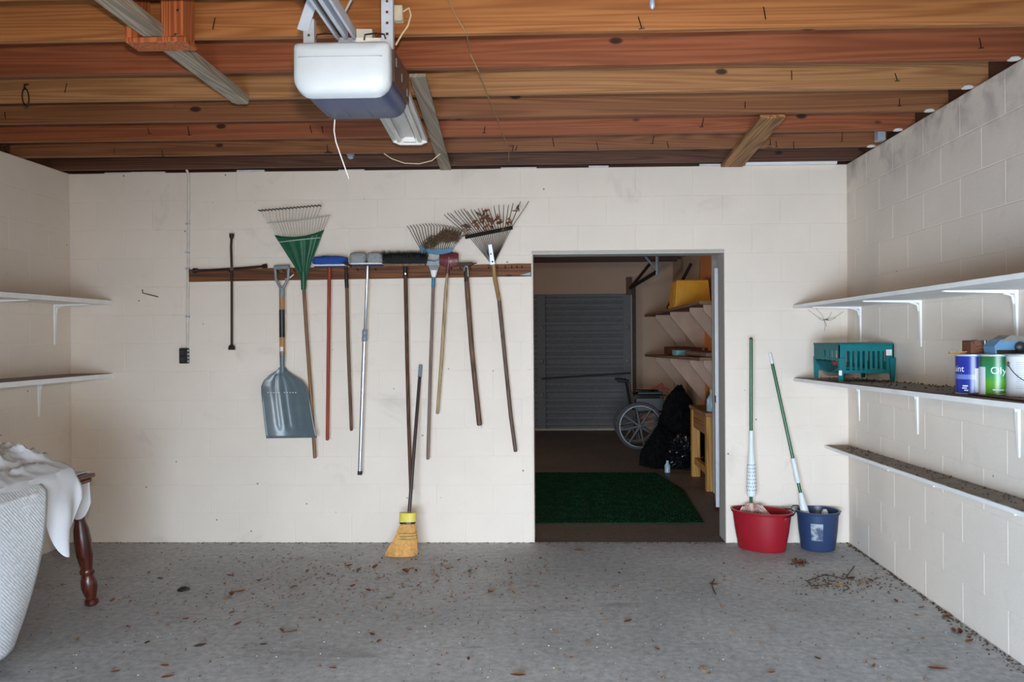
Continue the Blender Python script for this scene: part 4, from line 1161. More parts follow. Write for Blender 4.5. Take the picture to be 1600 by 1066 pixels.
cb = V((PY(1520.5, 600, yb1).x, yb1, zmid(yb1) + .002)); cg = V((PY(1559, 600, yg).x, yg, zmid(yg) + .002)); cw = V((PY(1603, 600, yw_).x, yw_, zmid(yw_) + .002))
VA = -.46   # direction towards the photographer, from the can's front
t1 = can('blue paint can with a white panel, leftmost of the cans', cb, Rc, Hc, [(-PI, PI, .03, .96, M_CBLUE, 'label'), (VA + .1, VA + 1.3, .05, .66, M_CWHITE, 'white_panel', .0006), (VA - 1.5, VA + .1, .38, .50, M_CLAV, 'pale_band', .0004)], VA + .55)
text_on_cyl(t1, 'paint', cb, Rc, VA - 1.62, cb.z + Hc * .57, .038, M_PRINT)
def print_bar(t, c, a0, a1, z, h, mat=M_PRINT):
    # a line of print too small to read
    MB().grid(lambda u, v: c + V(((Rc * .995 + .0006) * math.sin(lerp(a0, a1, u)), -(Rc * .995 + .0006) * math.cos(lerp(a0, a1, u)), Hc * (z + h * v))), 5, 1).build('print_line', mat, t)
for a0, a1, z in ((-.62, -.30, .20), (-.66, -.36, .145), (-.52, -.28, .09)): print_bar(t1, cb, VA + a0, VA + a1, z, .03)
t2 = can('green paint can between the blue and the white can', cg, Rc, Hc, [(-PI, PI, .03, .96, M_CGREEN, 'label'), (VA - 1.5, VA - .72, .02, .70, M_CWHITE, 'white_panel', .0006)], VA + 1.25, bail=False)
for txt, a, z, s in (('Olyc', VA - .42, .54, .040),):
    text_on_cyl(t2, txt, cg, Rc, a, cg.z + Hc * z, s, M_PRINT)
for a0, a1, z, h in ((-.30, .28, .14, .03), (.36, .62, .14, .03), (-.1, .5, .045, .018)): print_bar(t2, cg, VA + a0, VA + a1, z, h)
t3 = can('white paint can at the right edge with a wire bail handle', cw, Rc, Hc, [(-PI, PI, .02, .97, M_CWHITE, 'label')], VA - 1.05)
M_GP = plain('grey_print', rgb(150, 152, 152), .5)
for k in range(13):
    a0 = VA - .55; z_ = .82 - k * .05
    n_ = 6
    MB().grid(lambda u, v: cw + V(((Rc * .995 + .0006) * math.sin(lerp(a0, a0 + .45 + .1 * ((k * 7) % 3), u)), -(Rc * .995 + .0006) * math.cos(lerp(a0, a0 + .45 + .1 * ((k * 7) % 3), u)), Hc * (z_ + .008 * v))), n_, 1).build('print_line', M_GP, t3)
# things lying on the cans
ztop = cb.z + Hc + .003
a, b_ = PY(1512, 545, 3.45), PY(1531, 545, 3.45)
o = MB().bevbox((a.x, 3.42, ztop), (b_.x, 3.50, ztop + .056), .003).build('wooden_block', wood('block_brown', rgb(126, 82, 58), rgb(92, 56, 38), 'Y', .7, knots=False)); tag(o, 'small brown wooden block on top of the blue paint can', 'block')
t = thing('power_tool', 'blue handheld tool with a black knob lying across the paint cans', 'tool', (cg.x, yg, cg.z + Hc + .003))
zc_ = cg.z + Hc + .004; M_TB = plain('tool_blue', rgb(92, 130, 160), .45, 0, .06); x0 = PY(1546, 540, yg).x; x1 = PY(1612, 540, yg).x
prof = [(x0, zc_), (x0 - .004, zc_ + .03), (x0 + .02, zc_ + .056), (x0 + .08, zc_ + .066), (x1 - .03, zc_ + .060), (x1, zc_ + .045), (x1, zc_)]
MB().prism([V((p[0], yg - .045, p[1])) for p in prof], (0, .085, 0)).build('body', M_TB, t)
MB().bevbox((x0 + .004, yg - .052, zc_), (x1, yg - .045, zc_ + .014), .002).build('base_plate', M_DARKSTEEL, t)
MB().prism([V((x0 + .02, yg - .046, zc_ + .05)), V((x0 + .075, yg - .046, zc_ + .050)), V((x1 - .02, yg - .046, zc_ + .048)), V((x1 - .03, yg - .046, zc_ + .068)), V((x0 + .06, yg - .046, zc_ + .074))], (0, .088, 0)).build('top_grip', plain('tool_grey', rgb(120, 116, 104), .5), t)
kc = PY(1593.5, 542, yg - .05)
MB().lathe(kc + V((0, .01, 0)), kc + V((-.01, -.03, 0)), [(0, .016), (.3, .015), (.5, .020), (.85, .019), (1, .010)], 18).build('knob', M_BLACK, t, True)
a = PY(1536, 540, 3.42)
t = thing('putty_tin', 'dark navy tin with a pale paint drip beside the wooden block', 'tin', (a.x, 3.42, ztop))
MB().lathe((a.x, 3.45, ztop), (a.x, 3.45, ztop + .058), [(0, .028), (.9, .028), (.92, .030), (1, .030)], 18).build('body', plain('dark_navy_tin', rgb(50, 56, 72), .4), t, True)
MB().tube([V((a.x + .008, 3.45 - .030, ztop + .056)), V((a.x + .008, 3.45 - .031, ztop + .012))], .003, 6).build('drip', M_WHITE, t)
for k, (py, dz) in enumerate(((548, .006), (552, 0))):
    a = PY(1482 + k * 1.5, py, 3.47); o = MB().bevbox((a.x, 3.455 + k * .012, ztop - .0008 + dz), (cb.x + .03, 3.468 + k * .012, ztop + .004 + dz), .001).build('stir_stick', M_PINE)
    tag(o, ('upper' if k == 0 else 'lower') + ' of two thin wooden stir sticks poking out over the blue can', 'stick', 'stir sticks on the blue can')
o = MB().prism([V((XR - .30, 3.56, zmid(3.56) + .003)), V((XR - .34, 2.95, zmid(2.95) + .003)), V((XR - .20, 2.95, zmid(2.95) + .003)), V((XR - .24, 3.60, zmid(3.6) + .003))], (0, 0, .003)).build('scrap_board', wood('scrap_brown', rgb(118, 76, 54), rgb(82, 50, 36), 'Y', .7, knots=False))
# (the cans stand just behind this thin scrap)
tag(o, 'thin brown scrap of board lying on the middle shelf under the cans', 'scrap board')

# cobweb under the top right shelf
mb = MB(); rr = random.Random(8); c0 = PY(1288, 500, D - .02)
ends = [PY(px, py, D - .012) for px, py in ((1262, 484), (1275, 482), (1300, 487), (1318, 487), (1278, 497), (1292, 510), (1288, 518), (1306, 497))]
for e in ends: mb.tube([c0, (c0 + e) / 2 + V((rr.gauss(0, .006), -.004, -.01)), e], .0009, 4)
for _ in range(3): leaf_into(mb, c0 + V((rr.gauss(0, .012), 0, rr.gauss(0, .006))), .018, rr)
tag(mb.build('cobweb', M_LEAF[3]), 'dusty cobweb in the corner under the top right shelf', 'cobweb')

# ================================================================== BUCKETS AND MOPS
def bucket(label, base_c, rx, ry, rot, tx, ty, Hb, mat, tilt=(0, 0)):
    t = thing('mop_bucket', label, 'bucket', base_c); base_c = V(base_c)
    def ring(u, g, n=36):
        a, b = lerp(rx, tx, u) + g, lerp(ry, ty, u) + g
        return [base_c + Matrix.Rotation(rot, 3, 'Z') @ V((a * math.cos(2 * PI * j / n), b * math.sin(2 * PI * j / n), 0)) + V((0, 0, Hb * u)) for j in range(n)]
    mb = MB().loft([ring(0, -.012), ring(0.01, -.002), ring(.04, 0), ring(.5, .003), ring(.9, 0), ring(.93, .0), ring(.93, .008), ring(1, .010), ring(1.0, -.002), ring(.9, -.005), ring(.05, -.006)], True, True)
    mb.build('body', mat, t, True)
    return t, ring
M_RED = plain('red_plastic', rgb(146, 18, 32), .36, 0, .10, 9); M_BLU = plain('blue_plastic', rgb(42, 60, 94), .36, 0, .10, 9)
rc = PZ(1190, 858, 0); 
tb, rng_ = bucket('oval red plastic mop bucket beside the doorway holding a mop', rc + V((0, 0, .001)), .160, .105, -.55, .202, .130, .265, M_RED)
R1 = rng_(.93, .012); 
pts = [R1[34], R1[35] + V((.01, 0, -.004)), R1[0] + V((.012, 0, .0)), R1[1] + V((.01, 0, .006)), R1[4] + V((.006, 0, .03)), R1[7] + V((0, .0, .02))]
MB().tube([R1[33] + V((0, 0, -.0)), R1[35] + V((.012, -.004, .012)), R1[1] + V((.014, 0, .026)), R1[4] + V((.01, .004, .026)), R1[7] + V((0, .004, .01))], .0045, 8).build('bail', M_NAIL, tb, True)
for j in (33, 17):
    p = R1[j]; MB().lathe(p + V((0, .004, -.008)), p + V((0, -.008, -.008)), [(0, .012), (1, .010)], 10).build('bail_ear', M_RED, tb, True)
bc = PZ(1278, 857, 0)
tb2, rng2 = bucket('round dark blue plastic bucket in the right corner holding a mop', bc + V((0, 0, .001)), .112, .112, 0, .138, .138, .262, M_BLU)
R2 = rng2(.95, .010)
MB().tube([R2[18], R2[18] + V((-.022, .005, .006)), R2[17] + V((-.03, .0, .012)), R2[14] + V((-.02, .03, .016)), R2[12] + V((-.01, .02, .012)), R2[9] + V((0, .012, .008)), R2[4] + V((.014, .012, .006)), R2[0] + V((.012, 0, .002))], .0035, 8).build('bail', M_NAIL, tb2, True)
# faded sticker
la = math.atan2(-1, -.30)
def stick(u, v):
    a = lerp(la - .36, la + .24, u); z = lerp(.30, .74, v); rr_ = lerp(.112, .138, z) + .0035
    return bc + V((rr_ * math.cos(a), rr_ * math.sin(a), .262 * z))
mt, nt, b = _new('faded_sticker'); vec = _coords(nt); f = _noise(nt, vec, 22, 4, .6)
nt.links.new(_ramp(nt, f, [(.42, rgb(70, 84, 110)), (.52, rgb(140, 148, 158)), (.6, rgb(170, 174, 180))]), b.inputs['Base Color']); b.inputs['Roughness'].default_value = .6
MB().grid(stick, 10, 6).build('sticker', mt, tb2, True)

M_GPOLE = plain('green_pole', rgb(20, 88, 48), .25, 0, .08); M_WPL = plain('white_plastic', rgb(216, 220, 220), .45, 0, .04)
# mop standing in the red bucket
ym = rc.y + .045
def mp_(px, py): return PY(px, py, ym)
t = thing('wringer_mop', 'upright green mop with a pierced white wringer sleeve in the red bucket', 'mop', (mp_(1173, 800).x, ym, .1))
MB().tube([mp_(1173.5, 529), mp_(1173.5, 800)], .0115, 12).build('pole', M_GPOLE, t, True)
MB().lathe(mp_(1173.5, 527.5), mp_(1173.5, 531), [(0, .008), (.5, .012), (1, .012)], 12).build('end_cap', M_BLACK, t)
A, B_ = mp_(1173.8, 673), mp_(1174, 775)
sl_ = MB().lathe(A, B_, [(0, .014), (.04, .017), (.2, .016), (.32, .019), (.5, .026), (.7, .032), (.97, .034), (1, .031)], 24).build('wringer_sleeve', M_WPL, t, True)
mb = MB()
for k in range(8):
    for j in range(6):
        u = .52 + k * .055; a = -1.3 + j * .5 + (k % 2) * .25; r_ = lerp(.026, .0335, min(1, (u - .5) / .3)) + .0006
        c = A + (B_ - A) * u; n_ = V((math.sin(a), -math.cos(a), 0))
        mb.lathe(c + n_ * (r_ - .003), c + n_ * (r_ + .0008), [(0, .0042), (1, .0042)], 7)
mb.build('holes', plain('sleeve_hole_shadow', rgb(120, 128, 126), .6), sl_)
MB().lathe(mp_(1173.5, 786), mp_(1174, 812), [(0, .014), (.4, .03), (1, .034)], 16).build('clamp', plain('pinkish_plastic', rgb(206, 164, 148), .5), t, True)
rr = random.Random(13); cm = mp_(1176, 800)
for k in range(46):
    a = rr.uniform(0, 2 * PI); rad = rr.uniform(.03, .105); e = V((cm.x + .02 + math.cos(a) * rad * 1.15, ym - .01 + math.sin(a) * rad * .6, rr.uniform(.12, .2)))
    md = cm + V((math.cos(a) * rad * .7, math.sin(a) * rad * .4, rr.uniform(.012, .05)))
    MB().tube([cm + V((0, 0, .0)), md, (md + e) / 2 + V((math.cos(a) * .02, math.sin(a) * .012, .012)), e], .0078, 6).build('mop_strand', plain('mop_cotton_%d' % (k % 3), ((rgb(206, 180, 170), rgb(188, 152, 144), rgb(170, 140, 134))[k % 3]), .9, 0, .2, 60), t, True)

# mop leaning in the blue bucket
yt = D - .012; ylow = bc.y + .0
A = PY(1203, 552, yt); B_ = PY(1262, 822, ylow)
d = B_ - A; tt = lambda py: A + d * ((py - 552) / (822 - 552))
t = thing('sponge_mop', 'green and white mop leaning from the blue bucket against the wall', 'mop', B_)
MB().tube([tt(566), tt(800)], .0112, 12).build('pole', M_GPOLE, t, True)
MB().tube([tt(552), tt(569)], [.012, .0125], 12).build('end_grip', M_WPL, t, True)
MB().lathe(tt(718), tt(756), [(0, .013), (.1, .017), (.5, .0155), (.9, .018), (1, .014)], 14).build('collar', M_WPL, t, True)
MB().lathe(tt(771), tt(812), [(0, .014), (.12, .019), (.3, .022), (.95, .033), (1, .033)], 14).build('mop_cone', M_WPL, t, True)
a = tt(812)
MB().lathe(tt(806), tt(840), [(0, .030), (.5, .045), (1, .05)], 14).build('mop_pad', plain('tan_sponge', rgb(150, 120, 100), .9), t, True)
a = PY(1289, 803, bc.y + .03)
o = MB().lathe(a + V((0, .0, -.16)), a + V((0, 0, .03)), [(0, .022), (.9, .022), (.93, .019), (1, .012)], 14).build('spray_cap_bottle', M_WPL, None, True)
tag(o, 'white plastic bottle standing inside the blue bucket', 'bottle')
# ================================================================== TABLE WITH SHEETS, LEFT
M_MAHO = wood('mahogany_stain', rgb(92, 40, 27), rgb(58, 24, 17), 'Z', .28, knots=False, spec=.5)
M_MAHOX = wood('mahogany_stain_top', rgb(118, 66, 46), rgb(76, 38, 26), 'Y', .35, knots=False, spec=.5)
tz = .745
fx_ = PZ(144, 946, .0); cor = PZ(150, 739, tz)
TX0, TX1, TY0, TY1 = XL + .04, cor.x, 2.0, cor.y
tb = thing('dining_table', 'dark red brown wooden table with turned legs under piled white sheets', 'table', (fx_.x, fx_.y, 0))
for k, (dz, ins) in enumerate(((0, 0), (-.024, .012))):
    MB().bevbox((TX0 + ins, TY0 + ins, tz + dz - .020), (TX1 - ins, TY1 - ins, tz + dz), .006).build('tabletop', M_MAHOX, tb)
MB().bevbox((TX0 + .06, TY0 + .06, tz - .13), (TX1 - .09, TY1 - .09, tz - .045), .004).build('apron', M_MAHO, tb)
prof = [(t_, r_ * .88) for t_, r_ in [(0, .034), (.10, .034), (.115, .026), (.13, .036), (.15, .036), (.165, .022), (.19, .020), (.23, .030), (.245, .038), (.27, .040), (.30, .032), (.33, .030), (.40, .044), (.50, .050), (.60, .047), (.68, .036), (.70, .032), (.72, .042), (.74, .042), (.76, .034), (.80, .045), (.86, .046), (.92, .034), (.94, .030), (.955, .040), (.985, .040), (1.0, .028)]]
topl = PY(117, 757, fx_.y - .03)
for sx, sy in ((1, 1), (-1, 1), (1, -1), (-1, -1)):
    cx, cy = (TX0 + TX1) / 2, (TY0 + TY1) / 2
    a = V((topl.x, fx_.y - .04, tz - .045)); b = V((fx_.x, fx_.y, .001))
    if sx < 0: a.x = 2 * cx - a.x + .1; b.x = 2 * cx - b.x + .1
    if sy < 0: a.y = 2 * cy - a.y; b.y = 2 * cy - b.y
    MB().lathe(a, b, prof, 20).build('leg', M_MAHO, tb, True)

def fold(p, s=1.0):
    p = V(p); q = p * s
    w = V((noise.noise(q * 1.7 + V((3, 1, 7))), noise.noise(q * 1.7 + V((9, 4, 2))), 0)) * .55
    r = 1 - abs(noise.noise(q * 2.6 + w)); r2_ = 1 - abs(noise.noise(q * 6 + w * 2 + V((5, 5, 5))))
    return r * r * .7 + r2_ * r2_ * .3
M_SHEET = plain('white_cotton_sheet', rgb(228, 228, 230), .85, 0, .05, 5, .2)
mt, nt, b = _new('quilted_pad'); vec = _coords(nt)
h1 = _noise(nt, vec, 55, 3); wv = _n(nt, 'ShaderNodeTexWave', Scale=34.0, Distortion=2.2); wv.bands_direction = 'DIAGONAL'; nt.links.new(vec, wv.inputs['Vector'])
nt.links.new(_ramp(nt, h1, [(.3, rgb(210, 213, 216)), (.7, rgb(234, 236, 238))]), b.inputs['Base Color']); b.inputs['Roughness'].default_value = .9
_bump(nt, b, wv.outputs['Fac'], .3, .003); M_PAD = mt

# mattress pad hanging over the table's side
def pad(u, v):
    """u: from the table's middle over the edge and down; v: along the table, far end first"""
    yfar = 3.76 - .0 * u; y = lerp(yfar, 1.9, v)
    edge = TX1 + .02
    if u < .35:
        x = lerp(TX0 + .35, edge - .01, u / .35); z = tz + .012 + .02 * fold((x * 2, y * 2, 0)) * (1 - u)
        return V((x, y, z))
    w = (u - .35) / .65
    yy = y - .16 * w * (1 - v)
    z = lerp(tz + .006, .06, w) 
    x = edge + .012 * math.sin(w * 2.5) + .05 * w + .030 * math.sin(yy * 9 + w * 1.3) * w + .012 * nz((yy * 4, z * 3, 2))
    x -= .26 * w * w * (1 - v) ** 6 * .5
    return V((x, yy, z))
o = MB().grid(pad, 44, 70).build('mattress_pad', M_PAD, None, True, .008)
tag(o, 'pale quilted pad hanging from the table almost to the floor', 'bedding')

# crumpled sheet heaped on top with a tail over the corner
def sheet(u, v):
    y = lerp(4.04, 2.3, v); edge = TX1 - .005
    lumps = .0
    if u < .6:
        s = u / .6; x = lerp(TX0 + .12, edge - .004, s)
        hp = (.16 * math.exp(-((y - 3.62) / .42) ** 2 - ((x - (TX1 - .52)) / .36) ** 2) + .05 * math.exp(-((y - 4.0) / .2) ** 2 - ((x - (TX1 - .3)) / .25) ** 2)) 
        f = fold((x * 1.6, y * 1.6, .3), 1.5); f2 = fold((x * 1.6, y * 1.2, 2.3), 3.6)
        z = tz + .020 + hp + (f * .10 + f2 * .045 - .04) * (1 - s ** 8) * (.55 + hp * 4) 
        return V((x, y, max(z, tz + .012)))
    w = (u - .6) / .4
    # hanging length: long tail near the far corner, short along the rest
    tail = math.exp(-((y - 3.88) / .13) ** 4)
    ln = .07 + .30 * tail + .02 * nz((y * 5, 0, 0))
    z = tz + .014 - ln * w
    x = edge + .03 * math.sin(min(1, w * 2) * PI / 2) + .02 * math.sin(y * 26 + w * 2) * w * (.6 + tail) + .012 * nz((y * 9, w * 2, 4))
    yy = y + (3.88 - y) * .25 * w * tail
    return V((x, yy, z))
o = MB().grid(sheet, 110, 130).build('bed_sheet', M_SHEET, None, True, .004)
tag(o, 'crumpled white sheet heaped on the table with a tail hanging off', 'sheet')
# small corner of another sheet hanging off the far end
def flap(u, v):
    x = lerp(TX1 - .19, TX1 - .045, v); s = 2 * v - 1
    ln = .255 * (1 - .5 * max(0, -s) ** 2 - .35 * max(0, s) ** 3) 
    if u < .2: return V((x, lerp(TY1 - .12, TY1 + .006, u / .2), tz + .006 + .004 * nz((x * 9, u * 5, 0))))
    w = (u - .2) / .8
    return V((x + .01 * w, TY1 + .010 + .012 * math.sin(x * 30) * w, tz + .004 - ln * w))
o = MB().grid(flap, 20, 14).build('sheet_corner', M_SHEET, None, True, .005)
tag(o, 'rounded white sheet corner hanging off the far end of the table', 'sheet')

# ================================================================== FAR ROOM
# turf rug
z = .004
pts = [PZ(810, 738, 0), PZ(1024, 739, 0), PZ(1069, 766, 0), PZ(1100, 817, 0), PZ(800, 819, 0)]
pts[0].x = pts[4].x = -1.6
mt, nt, b = _new('green_turf'); geo = nt.nodes.new('ShaderNodeNewGeometry'); f = _noise(nt, geo.outputs['Position'], 9, 6, .7)
nt.links.new(_ramp(nt, f, [(.3, rgb(14, 36, 24)), (.62, rgb(22, 66, 38)), (.85, rgb(34, 70, 46))]), b.inputs['Base Color']); b.inputs['Roughness'].default_value = .95; b.inputs['Specular IOR Level'].default_value = .1
o = MB().prism([V((p.x, p.y, -.003)) for p in pts], (0, 0, .006)).build('turf_rug', mt)
tag(o, 'dark green artificial turf rug on the floor of the far garage', 'rug')
rr = random.Random(17); mb = MB()
ys = [p.y for p in pts]
for k in range(9000):
    y = rr.uniform(min(ys) + .02, max(ys) - .02); x = rr.uniform(-.5, 1.12)
    c = V((x, y, .002)); h = rr.uniform(.007, .014); a = rr.uniform(0, 6.28); d_ = V((math.cos(a), math.sin(a), 0)) * .004
    mb.add([c - d_, c + d_, c + V((rr.gauss(0, .005), rr.gauss(0, .005), h))], [(0, 1, 2)])
g_ = mb.build('turf_pile', mt, o); g_['kind'] = 'stuff'

# side shelves with plywood triangle brackets
M_PLY = plain('bracket_plywood', rgb(176, 148, 128), .7, 0, .1, 6); M_SHB = wood('far_shelf_board', rgb(150, 116, 88), rgb(112, 82, 60), 'Y', .7, knots=False)
XS = PY(1007, 492, 12.2).x
for nm, zf, zn, br in (('upper plywood shelf on the far side wall carrying a yellow bin', PY(1007, 492, 12.2).z, PY(1117, 466, 6.95).z, (11.3, 9.85, 8.4, 7.62)), ('lower plywood shelf on the far side wall carrying boxes', PY(1007, 554, 12.2).z, PY(1117, 560, 6.95).z, (11.3, 9.85, 8.4, 7.62))):
    t = thing('plywood_shelf', nm, 'shelf', (XFR, 9.5, zf))
    MB().loft([[V((XS, y, z_)), V((XFR, y, z_)), V((XFR, y, z_ - .03)), V((XS, y, z_ - .03))] for y, z_ in ((12.2, zf), (7.5, lerp(zf, zn, (12.2 - 7.5) / (12.2 - 6.95))))]).build('board', M_SHB, t)
    for y in br:
        z_ = lerp(zf, zn, (12.2 - y) / (12.2 - 6.95)) - .031
        MB().prism([V((XS + .06, y, z_)), V((XFR, y, z_)), V((XFR, y, z_ - .52)), V((XFR - .03, y, z_ - .52)), V((XS + .06, y, z_ - .05))], (0, .018, 0)).build('bracket', M_PLY, t)
    if 'upper' in nm: zu = lambda y, zf=zf, zn=zn: lerp(zf, zn, (12.2 - y) / (12.2 - 6.95))
    else: zl_ = lambda y, zf=zf, zn=zn: lerp(zf, zn, (12.2 - y) / (12.2 - 6.95))
# yellow bin
M_YEL = plain('yellow_plastic', rgb(226, 158, 30), .4, 0, .08, 8)
yb0, yb1_ = 9.25, 9.75
t = thing('storage_bin', 'yellow plastic storage bin standing upside down on the upper far shelf', 'bin', (1.5, 8.1, zu(8.1)))
x0, x1 = XS + .02, XFR - .02; zt_ = lambda y: zu(y)
def r_(ins, zz): return [V((x0 + ins, yb0 + ins, zz + zu(yb0))), V((x1 - ins, yb0 + ins, zz + zu(yb0))), V((x1 - ins, yb1_ - ins, zz + zu(yb1_))), V((x0 + ins, yb1_ - ins, zz + zu(yb1_)))]
MB().loft([r_(0, .003), r_(0, .035), r_(.012, .036), r_(.035, .315), r_(.05, .325)]).build('shell', M_YEL, t)
for k in range(2):
    y = lerp(yb0 + .15, yb1_ - .15, k / 3); MB().loft([[V((x0 + i - .006, y - .03, zu(y) + z_)), V((x0 + i - .006, y + .03, zu(y) + z_)), V((x0 + i + .02, y + .03, zu(y) + z_)), V((x0 + i + .02, y - .03, zu(y) + z_))] for i, z_ in ((.017, .04), (.038, .30))]).build('rib', M_YEL, t)
# items on the lower shelf
o = MB().bevbox((XS + .12, 9.6, zl_(9.9) + .004), (XS + .4, 10.9, zl_(9.9) + .10), .01).build('flat_box', plain('dark_red_card', rgb(104, 52, 40), .7)); tag(o, 'flat dark red box on the lower far shelf', 'box')
o = MB().bevbox((XS + .03, 9.15, zl_(9.3) + .004), (XS + .2, 9.5, zl_(9.3) + .07), .006).build('small_carton', plain('teal_white_card', rgb(120, 176, 182), .6, 0, .5, 6)); tag(o, 'small teal and white carton on the lower far shelf', 'carton')
o = MB().bevbox((XS + .08, 7.6, zl_(8) + .006), (XS + .3, 8.9, zl_(8) + .05), .012).build('folded_cloth', plain('tan_canvas', rgb(128, 104, 84), .9)); tag(o, 'folded tan cloth along the lower far shelf', 'cloth')
# diagonal pole behind the bin
a, b_ = PY(1046, 484, 10.1), PY(1085, 412, 10.1)
o = MB().tube([V((XS + .06, 10.1, zu(10.1) + .02)), V((b_.x - .04, 10.1, b_.z))], .02, 8).build('leaning_pole', M_DARKSTEEL); tag(o, 'dark pole leaning behind the yellow bin on the far shelf', 'pole')

# pine workbench
M_PINEX = wood('bench_pine_top', rgb(176, 130, 84), rgb(136, 96, 58), 'Y', .6, knots=False)
bf, bk = PZ(1113, 767, 0), PZ(1084, 744, 0)
bx0 = min(bf.x, bk.x) - .03; bx1 = XFR - .005; zt2 = PY(1100, 645, bf.y).z
t = thing('workbench', 'pine workbench with square legs beside the far garage wall', 'workbench', (bf.x, bf.y, 0))
MB().bevbox((bx0, bf.y - .05, zt2 - .035), (bx1, bk.y + .08, zt2), .004).build('top', M_PINEX, t)
for x in (bx0 + .05, bx1 - .05):
    for y in (bf.y, bk.y): MB().bevbox((x - .042, y - .042, -.003), (x + .042, y + .042, zt2 - .035), .004).build('leg', M_PINE, t)
MB().bevbox((bx0 + .02, bf.y + .045, zt2 - .22), (bx0 + .045, bk.y - .045, zt2 - .04), .003).build('apron', M_PINEX, t)
MB().bevbox((bx0 + .03, bf.y + .045, .13), (bx0 + .07, bk.y - .045, .20), .003).build('stretcher', M_PINE, t)
MB().bevbox((bx0 + .09, bf.y - .02, .13), (bx1 - .09, bf.y + .02, .20), .003).build('stretcher', M_PINE, t)
a = PY(1113, 639, bf.y + .12)
t = thing('jug', 'pale blue plastic jug standing on the workbench by the door', 'jug', (a.x, bf.y + .12, zt2))
MB().lathe((a.x, bf.y + .12, zt2 + .001), (a.x, bf.y + .12, zt2 + .19), [(0, .05), (.05, .055), (.6, .055), (.8, .03), (.88, .02), (1, .02)], 18).build('body', plain('pale_blue_plastic', rgb(150, 178, 190), .3), t, True)
MB().lathe((a.x, bf.y + .12, zt2 + .19), (a.x, bf.y + .12, zt2 + .215), [(0, .024), (1, .024)], 14).build('cap', plain('lime_plastic', rgb(150, 170, 80), .4), t)

# wheelchair, side on
wc = PY(1000, 666, 10.3); RW = wc.z if wc.z < .34 else .31; wc.z = RW
t = thing('wheelchair', 'folded-back wheelchair with spoked grey wheels parked in the dark far garage', 'wheelchair', (wc.x, wc.y, 0))
M_TYRE = plain('grey_tyre', rgb(70, 70, 72), .6); M_RIM = plain('grey_mag_rim', rgb(84, 84, 84), .55); M_CHR = plain('dull_chrome', rgb(130, 130, 132), .3, .6)
M_VIN = plain('black_vinyl', rgb(18, 18, 20), .4)
for s_, yy in ((0, wc.y), (1, wc.y + .56)):
    c = V((wc.x, yy, RW))
    w_ = MB().torus(c, (0, 1, 0), RW - .016, .016, 48, 8).build('wheel', M_TYRE, t, True)
    MB().torus(c, (0, 1, 0), RW - .036, .011, 48, 6).build('rim', M_RIM, w_, True)
    MB().torus(c + V((0, -.05 if s_ == 0 else .05, 0)), (0, 1, 0), RW - .045, .008, 48, 6).build('push_ring', M_CHR, w_, True)
    MB().lathe(c + V((0, -.03, 0)), c + V((0, .03, 0)), [(0, .02), (.2, .036), (.8, .036), (1, .02)], 14).build('hub', M_RIM, w_, True)
    for k in range(8):
        a = 2 * PI * k / 8 + .2; d_ = V((math.cos(a), 0, math.sin(a)))
        MB().tube([c + d_ * .03, c + d_ * (RW - .036)], [.016, .011], 6).build('spoke', M_RIM, w_)
    # casters and frame
    cc = V((wc.x + .46, yy, .10))
    cs = MB().torus(cc, (0, 1, 0), .085, .015, 24, 8).build('caster', M_TYRE, t, True)
    MB().tube([cc, cc + V((0, 0, .17))], .012, 8).build('fork', M_CHROME, cs)
    zh = .88; iy = .06 if s_ == 0 else -.06
    hd = V((wc.x - .13, yy + iy, zh))
    MB().tube([hd + V((-.13, 0, .01)), hd, V((wc.x - .06, yy + iy, .55)), V((wc.x - .03, yy + iy, .12))], .012, 8).build('back_tube', M_CHROME, t, True)
    MB().tube([hd + V((-.15, 0, .012)), hd + V((-.04, 0, .002))], .018, 10).build('hand_grip', M_VIN, t, True)
    MB().tube([V((wc.x - .06, yy + iy, .70)), V((wc.x + .34, yy + iy, .70)), V((wc.x + .36, yy + iy, .66)), V((wc.x + .36, yy + iy, .3)), V((wc.x + .46, yy + iy * .3, .27))], .011, 8).build('arm_tube', M_CHROME, t, True)
    MB().bevbox((wc.x - .02, yy + iy - .03, .71), (wc.x + .30, yy + iy + .03, .745), .01).build('armrest', M_VIN, t)
    MB().tube([V((wc.x - .06, yy + iy, .48)), V((wc.x + .40, yy + iy, .50)), V((wc.x + .62, yy + iy, .12))], .011, 8).build('seat_tube', M_CHROME, t, True)
    MB().bevbox((wc.x - .04, yy + iy - .006, .5), (wc.x + .32, yy + iy + .006, .66), .004).build('side_guard', M_VIN, t)
MB().bevbox((wc.x - .06, wc.y + .06, .47), (wc.x + .38, wc.y + .5, .52), .015).build('seat', M_VIN, t)
mb = MB(); mb.grid(lambda u, v: V((wc.x - .075 - .07 * u - .02 * math.sin(v * PI), lerp(wc.y + .05, wc.y + .51, v), lerp(.52, .90, u))), 6, 8); mb.build('backrest', M_VIN, t, True, .02)

